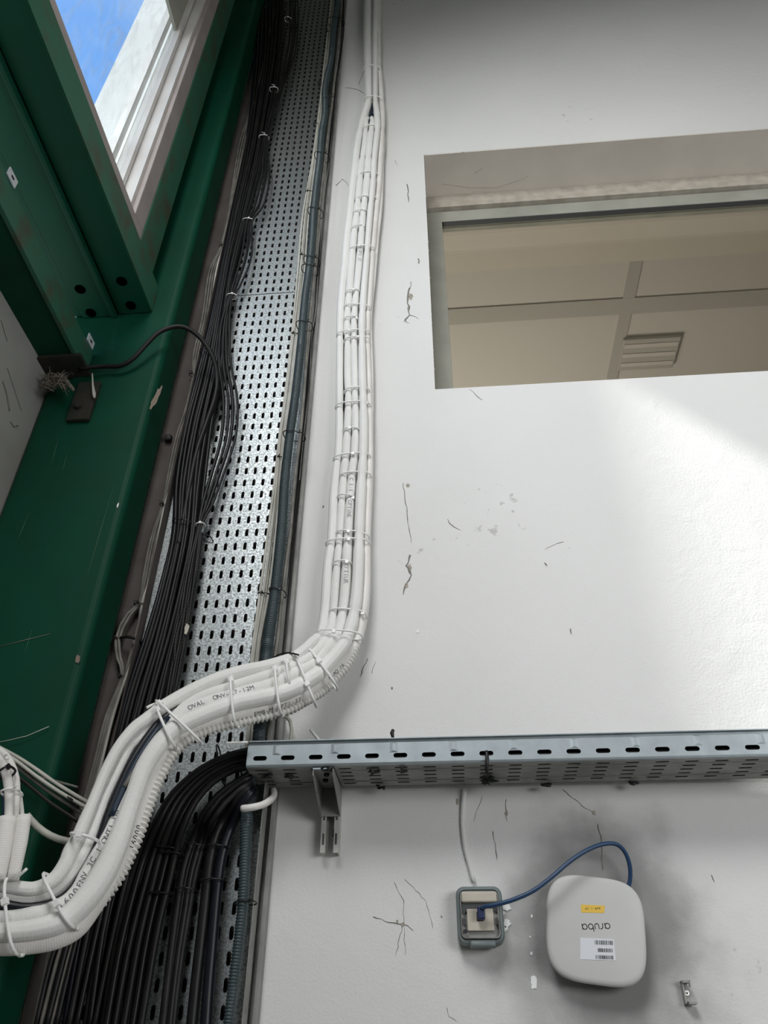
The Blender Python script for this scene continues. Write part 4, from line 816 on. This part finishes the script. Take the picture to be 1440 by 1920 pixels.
# pressed dimples on the side wall (every second gap)
for k in range(0, 26):
    cx = P(520, 1400, YF).x + k*0.0990
    if cx > xe_: break
    z_ = ZTB+HT-0.018
    pts = [(cx-0.007, z_-0.007), (cx+0.007, z_-0.007), (cx+0.007, z_+0.0095), (cx-0.007, z_+0.0095)]
    d_ = MB(); d_.add([(a_, YF, b_) for a_, b_ in pts]+[(cx-0.002, YF-0.0011, z_-0.004), (cx+0.002, YF-0.0011, z_-0.004), (cx+0.002, YF-0.0011, z_+0.008), (cx-0.002, YF-0.0011, z_+0.008)], [(4,5,6,7),(0,1,5,4),(1,2,6,5),(2,3,7,6),(3,0,4,7)])
    d_.build('pressed_rib', M['galv2'], ht)
for k in range(14):
    yy_ = -0.123+0.0155*(k % 7); r_ = 0.0068 if k % 2 else 0.0074
    tag(tube('tray_cable', [(Vector((xh0-0.004, yy_, ZTB+0.0105+0.015*(k//7))), r_), (Vector((xh0+0.6, yy_, ZTB+0.0100+0.015*(k//7))), r_), (Vector((xh1, yy_, ZTB+0.0105+0.015*(k//7))), r_)], M['black'], seg=10), 'black cable inside the horizontal tray, %s layer, %s from the front' % ('lower' if k < 7 else 'upper', ORD[k % 7]), 'cable', 'cables lying in the horizontal tray')
# threaded stud and tie leftovers
tag(MB().cyl(P(425, 1393, -0.15), (1, 0, 0.01), 0.0019, 0.036, 10).build('cut_tie_end', M['tie_white']), 'straight white tie end poking out left of the horizontal tray', 'cable tie')
tag(tube('tie_tail', pxpath([(582,1368,-0.05,5),(592,1380,-0.05,6),(600,1390,-0.05,6)], step=0.004), M['tie_white'], seg=6), 'short white tie tail standing up behind the tray above the bracket', 'cable tie')
tag(tube('tie_tail', pxpath([(737,1368,-0.05,6),(735,1374,-0.05,8),(737,1384,-0.05,5)], step=0.004), M['tie_black'], seg=6), 'black knot of tie standing up behind the horizontal tray', 'cable tie')
for i, (cx, cy) in enumerate(((500,1452),(542,1455),(614,1440),(704,1444),(760,1443),(715,1475),(1022,1474),(1186,1470))):
    q = P(cx, cy, ZTB-0.004, 2); rnd = random.Random(40+i); pts = []
    for k in range(9):
        pts.append((Vector((q.x+rnd.uniform(-0.009, 0.009), min(-0.03, q.y+rnd.uniform(-0.010, 0.010)), ZTB-0.003-0.006*rnd.random())), 0.0016+0.001*rnd.random()))
    tag(tube('tie_remnant', spline(pts, 0.003), M['tie_black'], seg=6),
        ['black tie remnant under the tray end nearest the fanning cables', 'black tie remnant second from the tray end', 'black tie remnant beside the bracket arm', 'black tie remnant on the tray underside right of the bracket', 'black tie remnant under the third dimple of the tray', 'small black tie remnant low on the tray underside right of the bracket', 'black tie remnant under the tray above the patch cable', 'black tie remnant furthest right under the tray'][i], 'cable tie', 'tie remnants under the horizontal tray')
hk = thing('hanging_tie', P(913, 1440, YF-0.004), 'black tie hanging over the tray side down to a brown rag of tape', 'cable tie')
tube('strap', pxpath([(912,1408,-0.137,6),(913,1418,-0.1385,7),(913,1430,-0.139,7),(912,1442,-0.135,7),(915,1455,-0.128,6)], step=0.004), M['tie_black'], hk, 6)
q = P(918, 1462, ZTB-0.006, 2); rnd = random.Random(5)
nbx = MB()
for k in range(16):
    c1 = Vector((q.x+rnd.uniform(-.010,.010), q.y+rnd.uniform(-.012,.012), ZTB-0.004-0.004*rnd.random())); d = Vector((rnd.uniform(-1,1), rnd.uniform(-1,1), rnd.uniform(-.5,.2)))*0.007
    v_, f_, _ = tube_data([(c1-d, 0.001), (c1, 0.0024), (c1+d, 0.001)], 5); nbx.add(v_, f_)
nbx.build('tape_rag', M['rust'], hk)

# ------------------------------------------------------------------ bracket
xa0, xa1 = P(600, 1595, -0.024).x, P(634, 1595, -0.024).x
zb0 = P(615, 1599, -0.024).z; zb1 = ZTB+0.02
bk_ = thing('support_bracket', ((xa0+xa1)/2, 0, zb0), 'galvanised cantilever bracket on a slotted upright under the horizontal tray', 'bracket')
lw = 0.0085
ch = MB(); ch.box((xa0, -0.003, zb0), (xa1, -0.0008, zb1)); ch.box((xa0, -0.024, zb0), (xa0+0.0016, -0.003, zb1)); ch.box((xa1-0.0016, -0.024, zb0), (xa1, -0.003, zb1))
ch.box((xa0+0.0016, -0.024, zb0), (xa0+lw, -0.0226, zb1)); ch.box((xa1-lw, -0.024, zb0), (xa1-0.0016, -0.0226, zb1))
M['strut'] = mat('pale_zinc', (0.58, 0.57, 0.53), 0.5, 0.2, color2=(0.46, 0.45, 0.42), nscale=20)
ch.build('upright_channel', M['strut'], bk_)
for i, (zz, dx) in enumerate(((zb0+0.022, 0), (zb0+0.062, 0))):
    for xx in (xa0+0.0045, xa1-0.0045):
        if i == 1: pass
        MB().box((xx-0.0016, -0.0247, zz-0.009), (xx+0.0016, -0.0241, zz+0.009)).build('slot', M['box_dark'], bk_)
MB().box(((xa0+xa1)/2+0.002, -0.0036, zb0+0.030), ((xa0+xa1)/2+0.006, -0.0031, zb0+0.044)).build('slot', M['box_dark'], bk_)
arm = MB(); zlow = P(608, 1530, -0.03).z
for xx in (xa0-0.002, xa1+0.0004):
    arm.prism([(xx, -0.0245, zlow), (xx, -0.0245, ZTB-0.0018), (xx, YF+0.004, ZTB-0.0018), (xx, YF+0.004, ZTB-0.014), (xx, -0.085, zlow+0.022)], (0.0016, 0, 0))
arm.box((xa0-0.002, YF+0.004, ZTB-0.0036), (xa1+0.002, -0.0245, ZTB-0.0018)); arm.box((xa0-0.0004, -0.0265, zlow), (xa1+0.0004, -0.0246, ZTB-0.004))
arm.build('cantilever_arm', M['galv_dull'], bk_)
MB().box((xa0-0.001, YF-0.002, ZTB-0.006), (xa1-0.004, YF+0.004, ZTB-0.0036)).build('hook_tip', M['galv2'], bk_)
for k in range(2):
    MB().cyl(((xa0+xa1)/2-0.004+0.006*k, -0.075-0.03*k, ZTB-0.0038), (0, 0, -1), 0.005, 0.004, 6).build('bolt', M['rust'], bk_)
# beige hose end looping under the tray
tag(tube('hose_loop', pxpath([(454,1516,-0.10,13),(472,1514,-0.105,13),(492,1509,-0.10,13),(507,1500,-0.085,13),(514,1490,-0.06,12),(513,1480,-0.045,10)], step=0.006), M['hose_smooth'], seg=12), 'short ivory hose looping out from under the horizontal tray end', 'hose')
tag(tube('wall_cable', constr(pxpath([(534,1340,-0.03,5),(544,1352,-0.02,5),(547,1370,-0.015,5),(543,1400,-0.012,5)], step=0.01), 0.0035), M['cream_cable'], seg=8), 'small pale cable curving behind the white bend down to the horizontal tray', 'cable')
tag(tube('thin_strap', constr(pxpath([(500,1242,-0.10,4),(520,1229,-0.115,4),(540,1224,-0.13,4),(560,1228,-0.145,4)], step=0.008), 0.0016), M['tie_black'], seg=6), 'thin dark strap arching from the slate conduit over the bend', 'strap')

# ================================================================== SOCKET, CABLE, ACCESS POINT
def rrect(cx, cz, w_, h_, r_, n_=6):
    out = []
    for (sx, sz, a0) in ((1, 1, 0), (-1, 1, 90), (-1, -1, 180), (1, -1, 270)):
        for k in range(n_+1):
            t = R(a0+90*k/n_); out.append((cx+sx*(w_/2-r_)+r_*math.cos(t), cz+sz*(h_/2-r_)+r_*math.sin(t)))
    return out
def loft(name, rings, m, parent, smooth=True):
    """rings: lists of Vector of equal length; caps on both ends"""
    mbx = MB(); n_ = len(rings[0]); mbx.v = [Vector(v) for r_ in rings for v in r_]
    for i in range(len(rings)-1):
        for k in range(n_): mbx.f.append([i*n_+k, i*n_+(k+1)%n_, (i+1)*n_+(k+1)%n_, (i+1)*n_+k])
    mbx.f += [list(range(n_-1, -1, -1)), [(len(rings)-1)*n_+k for k in range(n_)]]
    return mbx.build(name, m, parent, smooth=smooth)
sc = P(900, 1713, -0.038); sx_, sz_ = 0.0735, 0.083
sk = thing('network_socket', (sc.x, 0, sc.z), 'slate grey weatherproof network socket with a blue cable plugged in', 'socket')
rg = lambda w_, h_, r_, y, cx=sc.x, cz=sc.z: [Vector((a_, y, b_)) for a_, b_ in rrect(cx, cz, w_, h_, r_)]
loft('housing', [rg(sx_-0.004, sz_-0.004, 0.012, -0.0005), rg(sx_, sz_, 0.013, -0.004), rg(sx_, sz_, 0.013, -0.026), rg(sx_-0.004, sz_-0.004, 0.012, -0.031), rg(sx_-0.011, sz_-0.011, 0.009, -0.0315), rg(sx_-0.012, sz_-0.012, 0.008, -0.027)], M['box_grey'], sk, smooth=False)
iz = sc.z-0.0005
loft('cover_rim', [rg(sx_-0.012, sz_-0.014, 0.008, -0.0275, cz=iz), rg(sx_-0.013, sz_-0.016, 0.007, -0.036, cz=iz), rg(sx_-0.0155, sz_-0.0185, 0.006, -0.0362, cz=iz), rg(sx_-0.0158, sz_-0.0188, 0.006, -0.0290, cz=iz)], M['galv_dull'], sk, smooth=False)
MB().box((sc.x-0.0285, -0.0372, sc.z+0.0165), (sc.x+0.0285, -0.029, sc.z+0.0325)).build('hinge_strip', M['beige'], sk, bevel=0.003)
MB().box((sc.x-0.027, -0.0325, sc.z+0.004), (sc.x+0.027, -0.029, sc.z+0.0163)).build('shadow_window', M['box_dark'], sk)
MB().box((sc.x-0.0205, -0.0345, sc.z-0.0235), (sc.x+0.0210, -0.029, sc.z+0.0075)).build('insert', M['beige'], sk, bevel=0.001)
MB().box((sc.x-0.0055, -0.0352, sc.z-0.010), (sc.x+0.0055, -0.0344, sc.z+0.003)).build('port', M['ink_black'], sk)
for (dx, dz) in ((-0.024, -0.0245),): MB().cyl((sc.x+dx, -0.0358, sc.z+dz), (0, -1, 0), 0.0034, 0.0012, 14).build('screw_well', M['ink_black'], sk)
for (dx, dz) in ((-0.025, -0.010), (0.0255, -0.010), (-0.025, 0.006)): MB().box((sc.x+dx-0.0018, -0.0335, sc.z+dz-0.005), (sc.x+dx+0.0018, -0.030, sc.z+dz+0.005)).build('catch', M['box_dark'], sk)
loft('latch', [[Vector((a_, y, b_)) for a_, b_ in rrect(sc.x+0.002, sc.z-sz_/2+0.0005, w_, 0.008, 0.003)] for w_, y in ((0.042, -0.012), (0.040, -0.033), (0.036, -0.0345))], M['box_grey'], sk)
for a, wdt, seed in (((949,1700), (16,10), 1), ((950,1732), (14,12), 2), ((946,1742), (12,7), 3), ((943,1712), (7,5), 4)):
    blob_patch('filler_smear', a[0], a[1], -0.0012, wdt[0], wdt[1], M['putty'], wall, seed+50)
# plug and patch cable
pg = thing('patch_cable', P(903, 1702, -0.045), 'blue network patch cable arching from the socket to the round-cornered access point', 'cable')
pq = P(902, 1710, -0.045)
MB().box((pq.x-0.0058, -0.050, pq.z-0.0105), (pq.x+0.0058, -0.0354, pq.z+0.008)).build('plug_boot', M['plug'], pg, bevel=0.002)
tube('sheath', constr(pxpath([(902,1704,-0.047,9),(910,1700,-0.056,9),(935,1695,-0.062,9),(965,1686,-0.066,9),(1000,1670,-0.068,9),(1035,1644,-0.068,9),(1070,1614,-0.066,9),(1105,1592,-0.062,9),(1135,1582,-0.055,9),(1158,1584,-0.048,9),(1173,1600,-0.040,9),(1181,1625,-0.032,9),(1181,1652,-0.024,9),(1174,1676,-0.018,9)], step=0.005), 0.0034), M['blue'], pg, 12)
# access point: rounded square, thicker toward the middle
ac = P(1117, 1741, -0.036); AW, AH = 0.1500, 0.1500; ROTA = R(-7)
apo = thing('access_point', (ac.x, 0, ac.z), 'white rounded-square wireless access point mounted upside down on the sooty wall patch', 'access point')
def sq(scale, y, n_=72, e_=3.6, dx=0, dz=0):
    out = []
    for k in range(n_):
        t = 2*math.pi*k/n_; c_, s_ = math.cos(t), math.sin(t)
        x_ = math.copysign(abs(c_)**(2/e_), c_)*AW/2*scale; z_ = math.copysign(abs(s_)**(2/e_), s_)*AH/2*scale
        out.append(Vector((ac.x+dx+x_*math.cos(ROTA)-z_*math.sin(ROTA), y, ac.z+dz+x_*math.sin(ROTA)+z_*math.cos(ROTA))))
    return out
loft('shell', [sq(0.80, -0.010), sq(0.93, -0.016), sq(0.985, -0.024), sq(1.0, -0.030), sq(0.993, -0.0345), sq(0.965, -0.0368), sq(0.90, -0.0378), sq(0.6, -0.0384), sq(0.2, -0.0386)], M['ap'], apo)
MB().box((ac.x-0.03, -0.0105, ac.z-0.03), (ac.x+0.03, -0.0005, ac.z+0.03)).build('wall_mount', M['box_grey'], apo)
YA = -0.0386
tc_ = P(1112, 1703, YA); tl = MB()
tl.prism([P(1089, 1696, YA), P(1134, 1698, YA), P(1133, 1712, YA), P(1090, 1711, YA)], (0, -0.0003, 0)); tl.build('asset_label', M['yellow'], apo)
def flat_text(name, body, px, py, size, Y, ang, m, parent):
    o0 = P(px, py, Y); ca, sa = math.cos(ang), math.sin(ang)
    def fn(adv):
        T = Vector((ca, 0, sa)); U = Vector((-sa, 0, ca)); N_ = Vector((0, -1, 0)); org = o0+T*adv
        return Matrix(((T.x, U.x, N_.x, org.x), (T.y, U.y, N_.y, org.y), (T.z, U.z, N_.z, org.z), (0, 0, 0, 1)))
    return text_mesh(name, body, size, fn, m, parent)
flat_text('label_text', 'AAP-1.2V', 1124, 1701, 0.0046, YA-0.0004, R(180+1), M['ink_black'], apo)
# logo: strokes written upside down (rotated 180 degrees)
lg = MB()
def stroke(pts, r_=0.00062):
    v_, f_, _ = tube_data([(q, r_) for q in pts], 6, flat=1); lg.add(v_, f_)
lo0 = P(1143, 1730.5, YA-0.0001); LS = 0.0078; ang = R(181.5)
def L2(u, v): return Vector((lo0.x+(u*math.cos(ang)-v*math.sin(ang))*LS, YA-0.0001, lo0.z+(u*math.sin(ang)+v*math.cos(ang))*LS))
def circ(u, v, r_, a0=0, a1=360): return [L2(u+r_*math.cos(R(a0+(a1-a0)*k/20)), v+r_*math.sin(R(a0+(a1-a0)*k/20))) for k in range(21)]
W_ = 1.12
u = 0.0
def letter_a(u):
    stroke(circ(u+0.5, 0.5, 0.46)); stroke([L2(u+0.96, 0.98), L2(u+0.96, 0.4), L2(u+1.0, 0.06), L2(u+1.06, 0.0)])
letter_a(0.0)
stroke([L2(1.42, 0), L2(1.42, 0.55)] + [L2(1.42+0.42*(1-math.cos(R(t))), 0.55+0.42*math.sin(R(t))) for t in (20, 45, 70, 90)] + [L2(1.98, 0.95)])
stroke([L2(2.20, 0.98), L2(2.20, 0.42)] + [L2(2.58-0.38*math.cos(R(t)), 0.40-0.38*math.sin(R(t))) for t in (20, 50, 90, 130, 160)] + [L2(2.96, 0.42), L2(2.96, 0.98)])
stroke([L2(3.30, 1.42), L2(3.30, 0.5)]); stroke(circ(3.78, 0.5, 0.46))
letter_a(4.45)
lg.build('logo', M['ink_black'], apo)
st_ = MB(); st_.prism([P(1088, 1758, YA), P(1151, 1761, YA), P(1155, 1801, YA), P(1088, 1799, YA)], (0, -0.0003, 0)); st_.build('sticker', M['paper'], apo)
rnd = random.Random(3)
for (bx0, bx1, by0, by1) in ((1115, 1148, 1763, 1771), (1121, 1149, 1778, 1785), (1117, 1150, 1791, 1798)):
    bc = MB(); x = bx0
    while x < bx1:
        w_ = rnd.choice((0.6, 0.6, 1.1, 1.6)); ydd = (x-bx0)*0.03
        bc.prism([P(x, by0+ydd, YA-0.0004), P(x+w_, by0+ydd, YA-0.0004), P(x+w_+0.3, by1+ydd, YA-0.0004), P(x+0.3, by1+ydd, YA-0.0004)], (0, -0.0001, 0)); x += w_+rnd.choice((0.5, 0.8, 1.2))
    bc.build('barcode', M['ink_black'], apo)
# faint surface cable painted over
tag(tube('painted_cable', constr(pxpath([(872,1478,-0.010,6),(868,1510,-0.003,6),(867,1545,-0.002,6),(872,1590,-0.002,6),(880,1620,-0.002,6),(889,1655,-0.003,6)], step=0.01), 0.0040), M['wall'], seg=10), 'painted-over cable on the wall dropping from the tray to the socket', 'cable')
# wall clip lower right
wc = thing('wall_clip', P(1292, 1862, 0), 'small grey pipe clip with a cross-head screw at the lower right of the wall', 'clip')
ca_, cb_ = P(1277, 1838, -0.012), P(1306, 1884, -0.012)
MB().box((ca_.x, -0.004, cb_.z), (cb_.x-0.006, -0.0005, ca_.z)).box((ca_.x, -0.018, ca_.z-0.004), (cb_.x-0.004, -0.004, ca_.z)).box((ca_.x+0.004, -0.018, cb_.z), (cb_.x, -0.004, cb_.z+0.004)).box((ca_.x, -0.012, cb_.z+0.001), (ca_.x+0.003, -0.004, ca_.z-0.001)).box((cb_.x-0.006, -0.018, ca_.z-0.009), (cb_.x-0.004, -0.014, ca_.z)).build('body', M['galv_dull'], wc, bevel=0.0008)
q = P(1288, 1862, -0.006); MB().cyl((q.x, -0.004, q.z), (0, -1, 0), 0.0042, 0.0025, 16, 0.0034).build('screw', M['steel'], wc)
MB().box((q.x-0.0022, -0.0068, q.z-0.0005), (q.x+0.0022, -0.0063, q.z+0.0005)).box((q.x-0.0005, -0.0068, q.z-0.0022), (q.x+0.0005, -0.0063, q.z+0.0022)).build('screw_cross', M['ink_black'], wc)

# ================================================================== WALL DAMAGE (children of the wall)
def crack(pts, w_=1.2, m=None, jit=1.5, seed=0):
    rnd = random.Random(seed); pp = []
    for (x, y), (x2, y2) in zip(pts, pts[1:]):
        n_ = max(2, int(math.hypot(x2-x, y2-y)/7))
        for k in range(n_):
            t = k/n_; pp.append((x+(x2-x)*t+rnd.uniform(-jit, jit), y+(y2-y)*t+rnd.uniform(-jit, jit), -0.0004, w_*rnd.uniform(0.4, 1.2)))
    pp.append((pts[-1][0], pts[-1][1], -0.0004, 0.4))
    path = [(P(a, b, c_), 0.5*d*pxm(P(a, b, c_))) for a, b, c_, d in pp]
    tube('crack', path, m or M['crackm'], wall, 5)
for i, (pts, w_) in enumerate([([(755,905),(762,950),(765,985),(771,1018)], 1.6), ([(770,1040),(763,1060),(770,1080),(760,1100),(756,1116)], 4.0), ([(838,972),(850,988),(864,994)], 1.8), ([(690,1235),(680,1255),(675,1270)], 2.6),
    ([(950,1500),(948,1520),(951,1540)], 1.6), ([(1055,1480),(1085,1505),(1113,1525)], 1.3), ([(1120,1545),(1127,1570),(1130,1632)], 2.2), ([(925,1560),(930,1590),(932,1612)], 1.6), ([(905,1490),(900,1505),(888,1540)], 1.0),
    ([(648,165),(672,170),(684,176)], 1.6), ([(672,160),(684,130)], 1.0), ([(630,348),(643,336),(654,350)], 1.6), ([(768,540),(764,562),(768,590),(757,604)], 3.6), ([(771,528),(766,555)], 1.6), ([(768,590),(785,598)], 2.0), ([(758,600),(768,606)], 2.6),
    ([(740,1655),(756,1690),(757,1730),(742,1790)], 1.2), ([(700,1718),(730,1730),(757,1732),(775,1745)], 1.5), ([(1335,1640),(1340,1655)], 2.6), ([(1056,1015),(1022,1030)], 1.0), ([(783,485),(786,495)], 2.5), ([(764,345),(766,380)], 2.2), ([(757,1740),(760,1790)], 1.0),
    ([(740,300),(746,310)], 1.0), ([(868,1600),(876,1620)], 1.4), ([(1070,1178),(1072,1190)], 2.5), ([(1020,1056),(1026,1062)], 3.0), ([(697,1262),(705,1240)], 0.8), ([(760,1650),(800,1690),(812,1740)], 0.9), ([(838,1890),(842,1905),(856,1915)], 1.2), ([(880,730),(905,750)], 1.2)]):
    crack(pts, w_, seed=i)
for i, (x, y, a, b, m_) in enumerate([(1001,1842,13,17,'putty'),(996,1788,5,5,'putty'),(997,1718,4,5,'putty'),(994,1757,3,4,'putty'),(770,556,7,14,'chip'),(766,578,5,10,'chip'),(768,1066,7,15,'chip'),(762,1098,6,9,'chip'),(755,1733,7,6,'chip'),(765,910,7,6,'chip'),(783,1184,6,6,'putty'),(1114,1524,6,7,'chip'),(606,950,3,4,'crackm'),(745,1728,4,5,'chip'),(703,150,3,4,'chip'),(828,1718,3,3,'chip'),(735,1290,3,4,'crackm'),(785,492,3,5,'chip'),(858,1503,5,9,'chip'),(950,1525,5,8,'chip'),(845,585,5,3,'crackm')]):
    blob_patch('plaster_chip', x, y, -0.0003, a, b, M[m_], wall, 100+i)
for i, (pts, w_) in enumerate([([(5,715),(12,735),(18,770)], 3.0), ([(2,600),(14,640)], 1.2), ([(14,690),(40,770)], 1.0), ([(20,790),(26,800),(34,798)], 2.2)]):
    rnd = random.Random(70+i); path = []
    for (x, y) in pts:
        q = P(x, y, XP-0.0005, 0); path.append((q, 0.0012*w_/2))
    tube('scuff', spline(path, 0.01), M['crackm'], pn_, 5)
for i, (a, b_) in enumerate((((152,1120),(215,905)), ((60,1180),(45,1230)), ((30,1020),(55,960)))):
    pa, pb = P(*a, -0.1308), P(*b_, -0.1308); tube('scratch', [(pa, 0.0004), ((pa+pb)/2, 0.0009), (pb, 0.0004)], M['green_worn_lit'], colm, 5)
rz = P(900, 355, ZT-0.0035, 2)
for i, pts in enumerate(([(830,345),(880,352),(930,352),(975,338),(990,330)], [(890,325),(905,315)], [(850,290),(870,285)])):
    tube('crack', [(P(x, y, ZT-0.0034, 2), 0.0007) for x, y in pts], M['dusty'], rv, 5)
# ragged render edge on the window opening
rnd = random.Random(9)
for k in range(26):
    y_ = 300+k*17; pz = P(796+k*0.8, y_, 0).z
    if pz < ZB: break
    MB().cyl((X0+rnd.uniform(-0.002, 0.001), 0.001, pz), (0, -1, 0), rnd.uniform(0.001, 0.0028), 0.0016, 7).build('render_bump', M['wall'], wall)
